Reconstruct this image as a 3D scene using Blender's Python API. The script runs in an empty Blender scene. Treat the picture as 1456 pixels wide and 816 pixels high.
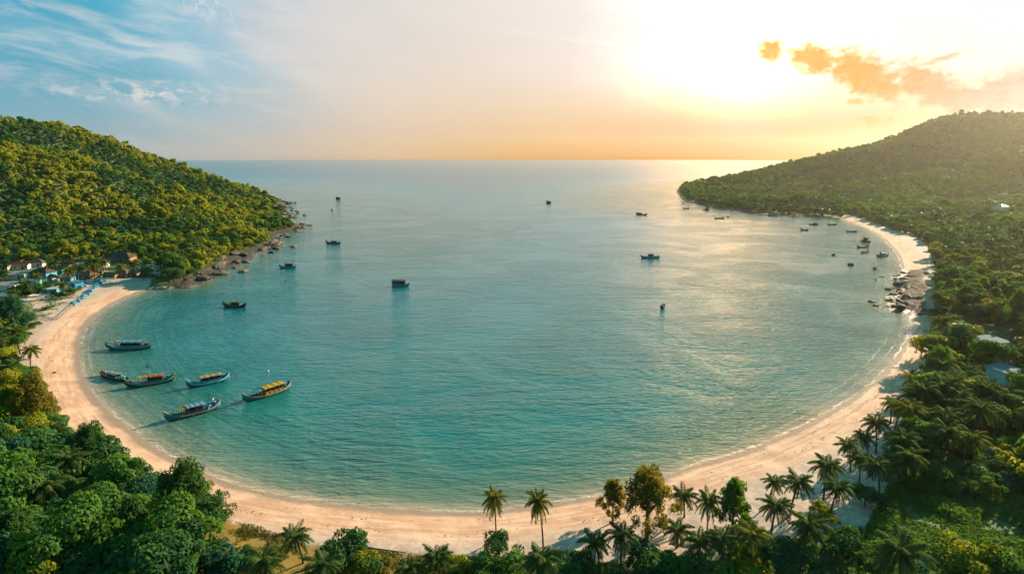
import bpy, bmesh, math, random
import numpy as np
from mathutils import Vector, Matrix

C = bpy.context.scene.collection
S = bpy.context.scene
rnd = random.Random(7)
R = math.radians

# ------------------------------------------------------------------ camera
CAM_H = 70.0
PITCH = R(11.45)
FOC = 949.0
cam = bpy.data.cameras.new('camera')
cam.sensor_width = 36.0
cam.lens = 36.0 * FOC / 1456.0
cam.clip_start = 0.5
cam.clip_end = 90000
co = bpy.data.objects.new('camera', cam)
C.objects.link(co)
co.location = (0, 0, CAM_H)
co.rotation_euler = (math.pi / 2 - PITCH, 0, 0)
S.camera = co

# ------------------------------------------------------------------ exposure
S.view_settings.view_transform = 'Standard'
S.view_settings.look = 'None'
S.view_settings.exposure = 1.4
S.view_settings.gamma = 1.0
S.cycles.use_denoising = True
S.cycles.max_bounces = 6
S.cycles.transparent_max_bounces = 8
S.cycles.caustics_reflective = False
S.cycles.caustics_refractive = False
EXPO = 2.0 ** 1.4

# ------------------------------------------------------------------ sun + sky
SUN_AZ, SUN_EL = R(48), R(20)          # azimuth to the right of the view axis (+Y)
GLOW_AZ, GLOW_EL = R(18.5), R(6.5)     # bright heart of the sunset
sl = bpy.data.lights.new('sun', 'SUN')
sl.energy = 5.0
sl.angle = R(0.6)
sl.color = (1.0, 0.79, 0.53)
so = bpy.data.objects.new('sun', sl)
C.objects.link(so)
sd = Vector((math.sin(SUN_AZ) * math.cos(SUN_EL), math.cos(SUN_AZ) * math.cos(SUN_EL), math.sin(SUN_EL)))
so.rotation_euler = sd.to_track_quat('Z', 'Y').to_euler()
so.location = sd * 500

W = bpy.data.worlds.new('World')
S.world = W
W.use_nodes = True
W.cycles.sampling_method = 'MANUAL'
W.cycles.sample_map_resolution = 1024


class NT:
    """small helper round a node tree"""
    def __init__(s, nt):
        s.nt = nt

    def n(s, typ, **kw):
        nd = s.nt.nodes.new(typ)
        for k, v in kw.items():
            setattr(nd, k, v)
        return nd

    def put(s, sock, v):
        if isinstance(v, bpy.types.NodeSocket):
            s.nt.links.new(v, sock)
        elif v is not None:
            if hasattr(sock.default_value, '__len__') and len(sock.default_value) == 4 and len(v) == 3:
                v = (*v, 1)
            sock.default_value = v

    def m(s, op, a, b=None, c=None, clamp=False):
        nd = s.n('ShaderNodeMath', operation=op, use_clamp=clamp)
        s.put(nd.inputs[0], a)
        s.put(nd.inputs[1], b)
        if c is not None:
            s.put(nd.inputs[2], c)
        return nd.outputs[0]

    def mix(s, f, a, b, blend='MIX', clamp=True):
        nd = s.n('ShaderNodeMix', data_type='RGBA', blend_type=blend)
        nd.clamp_factor = clamp
        s.put(nd.inputs[0], f)
        s.put(nd.inputs[6], a)
        s.put(nd.inputs[7], b)
        return nd.outputs[2]

    def ramp(s, f, stops, interp='LINEAR'):
        nd = s.n('ShaderNodeValToRGB')
        nd.color_ramp.interpolation = interp
        el = nd.color_ramp.elements
        while len(el) < len(stops):
            el.new(0.5)
        for e, (p, c) in zip(el, stops):
            e.position = p
            e.color = (*c, 1) if len(c) == 3 else c
        s.put(nd.inputs[0], f)
        return nd.outputs[0]

    def smooth(s, v, a, b):
        nd = s.n('ShaderNodeMapRange', interpolation_type='SMOOTHSTEP')
        s.put(nd.inputs[0], v)
        nd.inputs[1].default_value = a
        nd.inputs[2].default_value = b
        return nd.outputs[0]

    def lin(s, v, a, b, c=0.0, d=1.0):
        nd = s.n('ShaderNodeMapRange')
        s.put(nd.inputs[0], v)
        for i, q in enumerate((a, b, c, d)):
            nd.inputs[i + 1].default_value = q
        return nd.outputs[0]

    def noise(s, vec, scale=1.0, detail=3.0, rough=0.5, dist=0.0):
        nd = s.n('ShaderNodeTexNoise')
        s.put(nd.inputs['Vector'], vec)
        nd.inputs['Scale'].default_value = scale
        nd.inputs['Detail'].default_value = detail
        nd.inputs['Roughness'].default_value = rough
        nd.inputs['Distortion'].default_value = dist
        return nd.outputs[0]

    def xyz(s, x, y, z=0.0):
        nd = s.n('ShaderNodeCombineXYZ')
        s.put(nd.inputs[0], x)
        s.put(nd.inputs[1], y)
        s.put(nd.inputs[2], z)
        return nd.outputs[0]

    def map(s, vec, loc=(0, 0, 0), rot=(0, 0, 0), scale=(1, 1, 1)):
        nd = s.n('ShaderNodeMapping')
        s.put(nd.inputs[0], vec)
        nd.inputs[1].default_value = loc
        nd.inputs[2].default_value = rot
        nd.inputs[3].default_value = scale
        return nd.outputs[0]


def build_sky():
    nt = W.node_tree
    nt.nodes.clear()
    t = NT(nt)
    out = t.n('ShaderNodeOutputWorld')
    bg = t.n('ShaderNodeBackground')
    bg.inputs[1].default_value = 0.1
    nt.links.new(bg.outputs[0], out.inputs[0])
    tc = t.n('ShaderNodeTexCoord').outputs['Generated']
    sky = t.n('ShaderNodeTexSky', sky_type='NISHITA')
    sky.sun_disc = False
    sky.sun_elevation = SUN_EL
    sky.sun_rotation = SUN_AZ
    sky.altitude = 50
    sky.air_density = 1.0
    sky.dust_density = 2.0
    sky.ozone_density = 2.0
    sep = t.n('ShaderNodeSeparateXYZ')
    nt.links.new(tc, sep.inputs[0])
    x, y, z = sep.outputs
    D = 180 / math.pi
    az = t.m('MULTIPLY', t.m('ARCTAN2', x, y), D)                   # degrees right of +Y
    el = t.m('MULTIPLY', t.m('ARCSINE', z), D)
    da = t.m('ABSOLUTE', t.m('SUBTRACT', az, GLOW_AZ * D))
    elp = t.m('MAXIMUM', t.m('ADD', el, 0.67), 0.0)        # degrees above the sea line
    # angle from the glow, flattened so that the glow is wider than tall near the horizon
    g = Vector((math.sin(GLOW_AZ) * math.cos(GLOW_EL), math.cos(GLOW_AZ) * math.cos(GLOW_EL), math.sin(GLOW_EL)))
    dn = t.n('ShaderNodeVectorMath', operation='DOT_PRODUCT')
    nt.links.new(tc, dn.inputs[0])
    dn.inputs[1].default_value = g
    ang = t.m('MULTIPLY', t.m('ARCCOSINE', t.m('MINIMUM', dn.outputs['Value'], 1.0)), D)
    # big soft streaky noise that breaks up the gradients
    sv = t.xyz(t.m('MULTIPLY', az, 0.035), t.m('ADD', t.m('MULTIPLY', el, 0.16), t.m('MULTIPLY', az, 0.020)), 0.0)
    n1 = t.noise(sv, 1.6, 5, 0.55, 0.9)
    n2 = t.noise(t.map(sv, (3.1, 1.7, 0)), 4.5, 6, 0.6, 0.6)
    angw = t.m('ADD', ang, t.m('MULTIPLY', t.m('SUBTRACT', n1, 0.5), 14.0))
    base = t.ramp(t.m('DIVIDE', angw, 180.0), [
        (0.00, (6.5, 3.7, 1.55)), (0.022, (4.2, 2.5, 1.2)), (0.038, (2.3, 1.55, 1.10)), (0.054, (1.20, 1.02, 0.93)), (0.076, (0.91, 0.83, 0.765)), (0.115, (0.83, 0.745, 0.675)), (0.150, (0.77, 0.70, 0.64)),
        (0.19, (0.68, 0.66, 0.65)), (0.216, (0.42, 0.57, 0.65)), (0.244, (0.18, 0.49, 0.65)), (0.270, (0.003, 0.37, 0.55)),
        (0.5, (0.02, 0.24, 0.42)), (1.0, (0.03, 0.20, 0.42))])
    base = t.mix(0.93, t.mix(1.0, sky.outputs[0], (0.10 * EXPO,) * 3, 'MULTIPLY', False), base)
    # higher up, out of the frame, the clear deep blue
    base = t.mix(t.m('MULTIPLY', t.smooth(el, 12.5, 25.0), 0.94), base, (0.03, 0.41, 0.52))
    # thin high cloud veil, mostly away from the sun
    veil = t.m('MULTIPLY', t.smooth(n2, 0.44, 0.72), t.smooth(ang, 22.0, 38.0))
    veil = t.m('MULTIPLY', veil, t.smooth(ang, 110.0, 60.0))
    base = t.mix(t.m('MULTIPLY', veil, 0.46), base, (0.80, 0.76, 0.74))
    # pale band above the left horizon, gold band under the sun
    band = t.ramp(t.m('DIVIDE', da, 90.0), [
        (0.0, (0.78, 0.25, 0.0)), (0.10, (0.78, 0.27, 0.0)), (0.20, (0.82, 0.38, 0.07)), (0.32, (0.80, 0.52, 0.30)),
        (0.44, (0.58, 0.51, 0.47)), (0.60, (0.46, 0.51, 0.55)), (0.8, (0.28, 0.46, 0.54)), (1.0, (0.20, 0.38, 0.50))])
    hw = t.m('POWER', 2.718, t.m('MULTIPLY', t.m('DIVIDE', elp, 3.9), -1.0))
    hw2 = t.m('POWER', 2.718, t.m('MULTIPLY', t.m('POWER', t.m('DIVIDE', elp, 6.0), 2.0), -1.0))
    bandf = t.m('MAXIMUM', t.m('MULTIPLY', hw, 1.0), t.m('MULTIPLY', hw2, 0.55))
    # the glow itself burns through the band
    bandf = t.m('MULTIPLY', bandf, t.lin(ang, 0.0, 6.2, 0.30, 1.0))
    base = t.mix(t.smooth(elp, 7.0, 2.2), base, t.mix(1.0, base, (1.0, 0.86, 0.66), 'DARKEN'))
    base = t.mix(bandf, base, band)
    # wisps at the top left and small puffs over the left hill
    def blob(a0, e0, sa, se, tilt=0.0):
        dx = t.m('SUBTRACT', az, a0)
        dy = t.m('SUBTRACT', t.m('SUBTRACT', el, e0), t.m('MULTIPLY', dx, tilt))
        q = t.m('ADD', t.m('POWER', t.m('DIVIDE', dx, sa), 2.0), t.m('POWER', t.m('DIVIDE', dy, se), 2.0))
        return t.m('POWER', 2.718, t.m('MULTIPLY', q, -1.0))

    cv = t.xyz(az, t.m('MULTIPLY', el, 1.7), 0.0)
    c1 = t.noise(cv, 0.9, 8, 0.62, 0.5)
    c2 = t.noise(t.map(cv, (5, 9, 0), (0, 0, 0.9), (1, 0.35, 1)), 1.3, 7, 0.65, 1.2)
    puff = t.m('MULTIPLY', blob(-28.0, 4.2, 5.5, 0.75), t.smooth(c1, 0.47, 0.62))
    base = t.mix(t.m('MULTIPLY', puff, 0.75), base, (0.86, 0.80, 0.74))
    wisp = t.m('MULTIPLY', blob(-24.2, 11.6, 2.3, 1.7, -0.5), t.smooth(c2, 0.42, 0.65))
    base = t.mix(t.m('MULTIPLY', wisp, 0.8), base, (0.82, 0.82, 0.82))
    streak = t.m('MULTIPLY', blob(-29.0, 7.3, 9.0, 0.95, -0.10), t.smooth(n2, 0.30, 0.62))
    base = t.mix(t.m('MULTIPLY', streak, 0.6), base, (0.72, 0.76, 0.79))

    # the broken orange cloud bank to the right of the sun
    def pa(px, py):
        dx, dy = (px - 728) / FOC, (408 - py) / FOC
        v = Vector((dx, math.cos(PITCH) + dy * math.sin(PITCH), -math.sin(PITCH) + dy * math.cos(PITCH))).normalized()
        return math.degrees(math.atan2(v.x, v.y)), math.degrees(math.asin(v.z))

    bank = None
    for (px, py, sx, sy, tl, amp) in [(1096, 72, 15, 11, 0, 1.0), (1158, 84, 27, 14, -0.2, 1.0), (1222, 104, 33, 20, -0.35, 1.05),
                                      (1256, 122, 24, 18, -0.3, .9), (1318, 122, 36, 18, -0.4, 1.0), (1372, 142, 30, 13, -.1, 1.1),
                                      (1440, 132, 36, 20, 0.2, 1.15), (1216, 145, 9, 5, 0, .8), (1250, 174, 30, 10, 0, .55),
                                      (1322, 90, 40, 5, 0.35, .62)]:
        a0, e0 = pa(px, py)
        b = t.m('MULTIPLY', blob(a0, e0, sx * 1.22 / FOC * D, sy * 1.32 / FOC * D, tl), amp)
        bank = b if bank is None else t.m('MAXIMUM', bank, b)
    cn = t.noise(cv, 1.15, 9, 0.6, 0.25)
    cf = t.m('ADD', bank, t.m('MULTIPLY', t.m('SUBTRACT', cn, 0.5), 1.35))
    cfm = t.smooth(cf, 0.08, 0.80)
    bcol = t.ramp(t.lin(az, 20.0, 38.0), [(0.0, (1.0, 0.54, 0.14)), (0.35, (0.96, 0.46, 0.11)), (0.52, (0.88, 0.45, 0.18)),
                                          (0.68, (0.66, 0.43, 0.31)), (0.85, (0.58, 0.46, 0.41)), (1.0, (0.56, 0.50, 0.48))])
    shade = t.m('MULTIPLY', t.smooth(t.noise(t.map(cv, (0.0, -0.35, 0)), 1.15, 9, 0.6, 0.25), 0.40, 0.62), 0.40)
    bcol = t.mix(t.m('MULTIPLY', t.smooth(cf, 0.75, 0.25), 0.6), bcol, (1.0, 0.80, 0.55))
    bcol = t.mix(shade, bcol, t.mix(1.0, bcol, (0.80, 0.62, 0.50), 'MULTIPLY'))
    base = t.mix(t.m('MULTIPLY', cfm, 0.985), base, bcol)
    # grey-mauve high veil at the far right
    rv = t.m('MULTIPLY', blob(36.0, 9.5, 6.5, 2.6), t.smooth(n2, 0.35, 0.6))
    base = t.mix(t.m('MULTIPLY', rv, 0.5), base, (0.74, 0.75, 0.78))
    # below the horizon: nothing but dim water-blue
    base = t.mix(t.smooth(el, 0.0, -3.0), base, (0.10, 0.20, 0.24))
    scale = 10.0 / EXPO
    sc = t.n('ShaderNodeVectorMath', operation='SCALE')
    nt.links.new(base, sc.inputs[0])
    sc.inputs['Scale'].default_value = scale
    nt.links.new(sc.outputs[0], bg.inputs[0])


build_sky()


# ------------------------------------------------------------------ pixel -> place
def ray(px, py):
    dx, dy = (px - 728) / FOC, (408 - py) / FOC
    return dx, math.cos(PITCH) + dy * math.sin(PITCH), -math.sin(PITCH) + dy * math.cos(PITCH)


def P(px, py, z=0.0):
    """the point at height z seen at a pixel of the photograph"""
    a, b, c = ray(px, py)
    k = (z - CAM_H) / c
    return a * k, b * k


def PY(px, py, Y):
    """the point at depth Y seen at a pixel, with its height"""
    a, b, c = ray(px, py)
    return a * Y / b, Y, CAM_H + c * Y / b


def pix(x, y, z):
    f = y * math.cos(PITCH) - (z - CAM_H) * math.sin(PITCH)
    u = y * math.sin(PITCH) + (z - CAM_H) * math.cos(PITCH)
    return 728 + FOC * x / f, 408 - FOC * u / f


# ------------------------------------------------------------------ numpy tools
def vnoise(x, y, seed=0):
    xi, yi = np.floor(x).astype(np.int64), np.floor(y).astype(np.int64)
    fx, fy = x - xi, y - yi
    fx, fy = fx * fx * (3 - 2 * fx), fy * fy * (3 - 2 * fy)

    def h(a, b):
        v = (a * 374761393 + b * 668265263 + seed * 1442695041) & 0x7fffffff
        v = ((v ^ (v >> 13)) * 1274126177) & 0x7fffffff
        return ((v ^ (v >> 16)) & 0xffff) / 65535.0
    return (h(xi, yi) * (1 - fx) + h(xi + 1, yi) * fx) * (1 - fy) + (h(xi, yi + 1) * (1 - fx) + h(xi + 1, yi + 1) * fx) * fy


def fbm(x, y, octv=4, seed=0):
    s, a, tot = 0, 1.0, 0
    for k in range(octv):
        s = s + a * vnoise(x * 2 ** k, y * 2 ** k, seed + k)
        tot += a
        a *= 0.5
    return s / tot


def sstep(v, a, b):
    q = np.clip((v - a) / (b - a), 0, 1)
    return q * q * (3 - 2 * q)


def catmull(pts, n=6):
    p = np.array(pts, float)
    o = []
    for i in range(len(p) - 1):
        p0, p1, p2, p3 = p[max(i - 1, 0)], p[i], p[i + 1], p[min(i + 2, len(p) - 1)]
        for k in range(n):
            t = k / n
            o.append(0.5 * ((2 * p1) + (-p0 + p2) * t + (2 * p0 - 5 * p1 + 4 * p2 - p3) * t * t + (-p0 + 3 * p1 - 3 * p2 + p3) * t ** 3))
    o.append(p[-1])
    return np.array(o)


def pl_dist(x, y, pl):
    """distance to a polyline, with the nearest segment and its parameter"""
    shp = x.shape
    x, y = x.ravel(), y.ravel()
    best = np.full(x.shape, 1e18)
    seg = np.zeros(x.shape, np.int32)
    par = np.zeros(x.shape)
    for i in range(len(pl) - 1):
        ax, ay = pl[i][:2]
        bx, by = pl[i + 1][0] - ax, pl[i + 1][1] - ay
        t = np.clip(((x - ax) * bx + (y - ay) * by) / (bx * bx + by * by + 1e-9), 0, 1)
        d = (x - ax - t * bx) ** 2 + (y - ay - t * by) ** 2
        k = d < best
        best[k] = d[k]
        seg[k] = i
        par[k] = t[k]
    return np.sqrt(best).reshape(shp), seg.reshape(shp), par.reshape(shp)


def inside(x, y, poly):
    c = np.zeros(x.shape, bool)
    n = len(poly)
    for i in range(n):
        x1, y1 = poly[i][:2]
        x2, y2 = poly[(i + 1) % n][:2]
        if y1 == y2:
            continue
        k = ((y1 > y) != (y2 > y)) & (x < (x2 - x1) * (y - y1) / (y2 - y1) + x1)
        c ^= k
    return c


# ------------------------------------------------------------------ coast, beach, hills (plan)
LEFT_COAST = [(388, 283), (404, 290), (398, 297), (414, 305), (404, 312), (432, 325), (402, 331), (388, 342), (396, 348), (366, 357), (346, 371),
              (318, 383), (296, 396), (268, 408), (244, 408), (222, 409)]
BEACH_COAST = [(206, 413), (188, 420), (165, 430), (140, 446), (122, 466), (113, 490), (113, 515), (122, 545), (146, 577), (186, 612), (236, 646),
               (290, 673), (350, 694), (420, 709), (500, 719), (560, 724), (620, 728), (680, 728), (740, 722), (800, 714), (860, 704),
               (920, 688), (970, 668), (1010, 655), (1063, 640), (1125, 614), (1188, 581), (1222, 560), (1252, 535), (1277, 506), (1292, 480),
               (1298, 458), (1294, 446)]
RIGHT_COAST = [(1280, 442), (1267, 440), (1276, 430), (1272, 421), (1284, 410), (1277, 398), (1288, 388), (1282, 378), (1278, 364), (1268, 352), (1255, 339),
               (1238, 328), (1220, 320), (1200, 313), (1172, 309.5), (1140, 307.5), (1100, 305), (1058, 301.5), (1015, 295), (990, 290), (972, 287)]
w = [P(*q) for q in LEFT_COAST + BEACH_COAST + RIGHT_COAST]
w = [(-2600, 2400), (-1500, 2050), (-900, 1650), (-560, 1390)] + w + [(330, 1330), (480, 1560), (900, 1800), (1500, 2000), (2600, 2100)]
COAST = catmull(w, 5)
SEA_POLY = np.vstack([COAST, [(60000, 2100), (60000, 90000), (-60000, 90000), (-60000, 2400)]])
VEG = [(216, 398), (170, 408), (120, 428), (80, 452), (44, 470), (27, 505), (26, 530), (46, 562), (108, 618), (190, 664), (285, 702), (335, 752),
       (400, 775), (470, 786), (560, 792), (650, 800), (760, 812), (840, 812), (920, 800), (1010, 796), (1100, 786), (1180, 770), (1262, 748), (1262, 706),
       (1252, 668), (1280, 620), (1296, 572), (1312, 540), (1320, 500), (1326, 452), (1330, 420), (1326, 385), (1318, 352), (1290, 336), (1250, 322),
       (1205, 307), (1160, 305), (1100, 302)]
VEGW = catmull([P(*q) for q in VEG], 3)
SAND_POLY = np.vstack([VEGW, [P(q[0] + (6 if q[0] < 700 else -6), q[1] - 4) for q in (BEACH_COAST + RIGHT_COAST[:-4])[::-1]]])

RIDGE_L = [PY(px, py, Y) for (px, py, Y) in [(-420, 150, 520), (-200, 152, 620), (-60, 166, 720), (0, 172, 770), (60, 180, 820), (120, 196, 870), (170, 214, 910),
                                             (220, 233, 960), (250, 247, 990), (300, 265, 1050), (340, 274, 1110), (380, 287, 1180)]]
SPUR_L = [PY(px, py, Y) for (px, py, Y) in [(-200, 200, 520), (0, 222, 600), (90, 222, 640), (160, 250, 650), (230, 278, 660), (300, 300, 680), (350, 316, 690), (400, 330, 690)]]
RIDGE_R = [PY(px, py, Y) for (px, py, Y) in [(990, 287, 1180), (1010, 272, 1200), (1040, 264, 1230), (1085, 254, 1270), (1130, 243, 1300), (1180, 224, 1330), (1230, 209, 1350),
                                             (1280, 195, 1360), (1330, 175, 1360), (1370, 167, 1360), (1420, 163, 1350), (1470, 156, 1330), (1600, 146, 1270), (1900, 165, 1100), (2300, 200, 900)]]
SPUR_R = [PY(px, py, Y) for (px, py, Y) in [(1200, 296, 960), (1290, 262, 1060), (1370, 235, 1120), (1440, 215, 1130), (1600, 200, 1050)]]


def ridge(x, y, rl, wid):
    d, s, t = pl_dist(x, y, rl)
    z = np.array([q[2] for q in rl])
    wv = np.array(wid if hasattr(wid, '__len__') else [wid] * len(rl), float)
    zr = z[s] * (1 - t) + z[s + 1] * t
    wr = wv[s] * (1 - t) + wv[s + 1] * t
    q = np.clip(d / wr, 0, 1)
    return np.maximum(zr, 0) * (0.5 + 0.5 * np.cos(np.pi * q ** 0.85)), q


def signed_coast(x, y):
    d, s, t = pl_dist(x, y, COAST)
    return np.where(inside(x, y, SEA_POLY), -d, d)


NB0 = 4 * 5 + len(LEFT_COAST) * 5
ROCK_LINE_L = catmull([P(*q) for q in LEFT_COAST[:-2]], 3)
ROCK_LINE_R = catmull([P(*q) for q in RIGHT_COAST[0:7]], 3)
ROCK_LINE_F = catmull([P(*q) for q in RIGHT_COAST[-6:]], 3)


def rockiness(x, y):
    a = pl_dist(x, y, ROCK_LINE_L)[0]
    b = pl_dist(x, y, ROCK_LINE_R)[0]
    c = pl_dist(x, y, ROCK_LINE_F)[0]
    r = np.maximum(1 - sstep(a, 5, 15), 1 - sstep(b, 7, 16))
    return np.maximum(r, 0.9 * (1 - sstep(c, 4, 16)))


def height(x, y, d=None):
    if d is None:
        d = signed_coast(x, y)
    beach = np.where(d < 0, d * 0.07, np.where(d < 14, d * 0.085, 1.19 + (d - 14) * 0.022))
    beach = np.clip(beach, -6, 3.2)
    beach = beach + (fbm(x / 5, y / 5, 3, 3) - 0.5) * 0.25 * sstep(d, 2, 8)
    rk = rockiness(x, y)
    rr = 1 - np.abs(2 * fbm(x / 6, y / 3.5, 4, 11) - 1)
    z = beach + rk * sstep(d, -9, 10) * (rr ** 2 * 3.0 - 1.0)
    hl = np.maximum(ridge(x, y, RIDGE_L, [300] * 7 + [280, 250, 220, 180, 110])[0], ridge(x, y, SPUR_L, [170, 170, 170, 165, 160, 150, 130, 90])[0])
    hr = np.maximum(ridge(x, y, RIDGE_R, [120, 160, 210, 270, 320, 350, 370] + [390] * 8)[0], ridge(x, y, SPUR_R, [150, 210, 260, 260, 260])[0])
    hh = np.maximum(hl, hr) * sstep(d, -8, 75)
    g = 1 - np.abs(2 * fbm(x / 170 + 7, y / 170, 3, 21) - 1)
    hh = hh * (0.90 + 0.16 * (1 - g)) - 0
    return z + hh


def mk_mesh(name, v, faces, attrs=None, smooth=True):
    """faces: an (M,3) or (M,4) array"""
    v = np.asarray(v, np.float32)
    faces = np.asarray(faces, np.int32)
    k = faces.shape[1]
    me = bpy.data.meshes.new(name)
    me.vertices.add(len(v))
    me.vertices.foreach_set('co', v.ravel())
    me.loops.add(faces.size)
    me.loops.foreach_set('vertex_index', faces.ravel())
    me.polygons.add(len(faces))
    me.polygons.foreach_set('loop_start', np.arange(0, faces.size, k, dtype=np.int32))
    me.polygons.foreach_set('loop_total', np.full(len(faces), k, np.int32))
    if smooth:
        me.polygons.foreach_set('use_smooth', np.ones(len(faces), bool))
    for an, av in (attrs or {}).items():
        at = me.attributes.new(an, 'FLOAT', 'POINT')
        at.data.foreach_set('value', np.asarray(av, np.float32).ravel())
    me.update(calc_edges=True)
    return me


# ------------------------------------------------------------------ object tools
def tag(o, label=None, cat=None, group=None, kind=None):
    if label: o['label'] = label
    if cat: o['category'] = cat
    if group: o['group'] = group
    if kind: o['kind'] = kind
    return o


def empty(name, loc=(0, 0, 0), rz=0.0, scale=1.0):
    o = bpy.data.objects.new(name, None)
    C.objects.link(o)
    o.location = loc
    o.rotation_euler = (0, 0, rz)
    o.scale = (scale,) * 3
    return o


def link(name, me, mat=None, parent=None):
    o = bpy.data.objects.new(name, me)
    C.objects.link(o)
    if mat:
        me.materials.clear()
        for m_ in (mat if isinstance(mat, (list, tuple)) else [mat]):
            me.materials.append(m_)
    if parent:
        o.parent = parent
    return o


def kids(o):
    return [c for c in C.objects if c.parent == o]


def copy_tree(src, children, loc, rz, scale):
    c = src.copy()
    C.objects.link(c)
    c.location = loc
    c.rotation_euler = (0, 0, rz)
    c.scale = scale if hasattr(scale, '__len__') else (scale,) * 3
    for ch in children:
        d = ch.copy()
        C.objects.link(d)
        d.parent = c
    return c


class MB:
    """collects shapes into one mesh"""
    def __init__(s):
        s.bm = bmesh.new()

    def box(s, c, size, rz=0.0, bevel=0.0, rx=0.0, ry=0.0):
        mat = Matrix.Translation(c) @ Matrix.Rotation(rz, 4, 'Z') @ Matrix.Rotation(ry, 4, 'Y') @ Matrix.Rotation(rx, 4, 'X') @ Matrix.Diagonal((*size, 1))
        r = bmesh.ops.create_cube(s.bm, size=1, matrix=mat)
        if bevel:
            ed = list({e for v in r['verts'] for e in v.link_edges})
            bmesh.ops.bevel(s.bm, geom=ed, offset=bevel, segments=2, affect='EDGES')
        return s

    def tube(s, pts, rad, n=6):
        pts = [Vector(p) for p in pts]
        rad = rad if hasattr(rad, '__len__') else [rad] * len(pts)
        rings = []
        for i, p in enumerate(pts):
            d = (pts[min(i + 1, len(pts) - 1)] - pts[max(i - 1, 0)]).normalized()
            a = d.cross(Vector((0.31, 0.95, 0.05))).normalized()
            b = d.cross(a)
            rings.append([s.bm.verts.new(p + (a * math.cos(2 * math.pi * k / n) + b * math.sin(2 * math.pi * k / n)) * rad[i]) for k in range(n)])
        for r0, r1 in zip(rings, rings[1:]):
            for k in range(n):
                s.bm.faces.new((r0[k], r0[(k + 1) % n], r1[(k + 1) % n], r1[k]))
        s.bm.faces.new(rings[0][::-1])
        s.bm.faces.new(rings[-1])
        return s

    def sheet(s, rows, thick=0.0):
        """a grid of points; thick drops a second skin below it"""
        g = [[s.bm.verts.new(p) for p in r] for r in rows]
        f = []
        for a, b in zip(g, g[1:]):
            for k in range(len(a) - 1):
                f.append(s.bm.faces.new((a[k], a[k + 1], b[k + 1], b[k])))
        if thick:
            bmesh.ops.solidify(s.bm, geom=f, thickness=thick)
        return s

    def mesh(s, name, smooth=False):
        me = bpy.data.meshes.new(name)
        bmesh.ops.recalc_face_normals(s.bm, faces=s.bm.faces[:])
        s.bm.to_mesh(me)
        s.bm.free()
        if smooth:
            me.polygons.foreach_set('use_smooth', np.ones(len(me.polygons), bool))
        return me

    def build(s, name, mat, parent=None, smooth=False):
        return link(name, s.mesh(name, smooth), mat, parent)


# ------------------------------------------------------------------ materials
def new_mat(name):
    m = bpy.data.materials.new(name)
    m.use_nodes = True
    m.node_tree.nodes.clear()
    t = NT(m.node_tree)
    t.out = t.n('ShaderNodeOutputMaterial')
    return m, t


def principled(t, col, rough=0.7, spec=0.3, normal=None, **kw):
    b = t.n('ShaderNodeBsdfPrincipled')
    t.put(b.inputs['Base Color'], col)
    t.put(b.inputs['Roughness'], rough)
    t.put(b.inputs['Specular IOR Level'], spec)
    for k, v in kw.items():
        t.put(b.inputs[k], v)
    if normal is not None:
        t.nt.links.new(normal, b.inputs['Normal'])
    return b


def bump(t, h, dist=0.1, strength=1.0, prev=None):
    b = t.n('ShaderNodeBump')
    b.inputs['Strength'].default_value = strength
    b.inputs['Distance'].default_value = dist
    t.nt.links.new(h, b.inputs['Height'])
    if prev is not None:
        t.nt.links.new(prev, b.inputs['Normal'])
    return b.outputs[0]


def attr(t, name):
    a = t.n('ShaderNodeAttribute', attribute_name=name)
    return a.outputs['Fac']


def paint(name, col, rough=0.6, var=0.25, scale=1.5, spec=0.3, dirt=(0.12, 0.09, 0.06), dirtf=0.3, stripes=None):
    """weathered solid: colour with worn, dirty patches and per-object drift"""
    m, t = new_mat(name)
    tc = t.n('ShaderNodeTexCoord').outputs['Object']
    n1 = t.noise(tc, scale, 5, 0.6, 0.4)
    n2 = t.noise(tc, scale * 6, 4, 0.6)
    c = t.mix(t.m('MULTIPLY', t.smooth(n1, 0.45, 0.75), dirtf), col, dirt)
    c = t.mix(t.m('MULTIPLY', n2, var), c, tuple(min(1, q * 1.5) for q in col))
    h = n2
    if stripes:
        wv = t.n('ShaderNodeTexWave', bands_direction=stripes[0])
        t.put(wv.inputs[0], tc)
        wv.inputs['Scale'].default_value = stripes[1]
        wv.inputs['Distortion'].default_value = 0.6
        c = t.mix(t.m('MULTIPLY', wv.outputs['Fac'], 0.35), c, tuple(q * 0.5 for q in col))
        h = wv.outputs['Fac']
    b = principled(t, c, rough, spec, bump(t, h, 0.03, 0.6))
    t.nt.links.new(b.outputs[0], t.out.inputs[0])
    return m


def leaf_mat(name, c_lo, c_hi, trans=0.35, rough=0.55, patch=None):
    m, t = new_mat(name)
    tone = attr(t, 'tone')
    oi = t.n('ShaderNodeObjectInfo').outputs['Random']
    f = t.m('ADD', t.m('MULTIPLY', tone, 0.75), t.m('MULTIPLY', oi, 0.30), clamp=True)
    col = t.mix(f, c_lo, c_hi)
    if patch:
        geo = t.n('ShaderNodeNewGeometry').outputs['Position']
        pn = t.noise(geo, patch[0], 3, 0.55)
        col = t.mix(t.m('MULTIPLY', t.smooth(pn, 0.45, 0.68), patch[2]), col, patch[1])
    b = principled(t, col, rough, 0.03)
    tr = t.n('ShaderNodeBsdfTranslucent')
    t.put(tr.inputs[0], t.mix(1.0, col, (1.7, 1.45, 0.55), 'MULTIPLY', False))
    mx = t.n('ShaderNodeMixShader')
    mx.inputs[0].default_value = trans
    t.nt.links.new(b.outputs[0], mx.inputs[1])
    t.nt.links.new(tr.outputs[0], mx.inputs[2])
    t.nt.links.new(mx.outputs[0], t.out.inputs[0])
    return m


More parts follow.
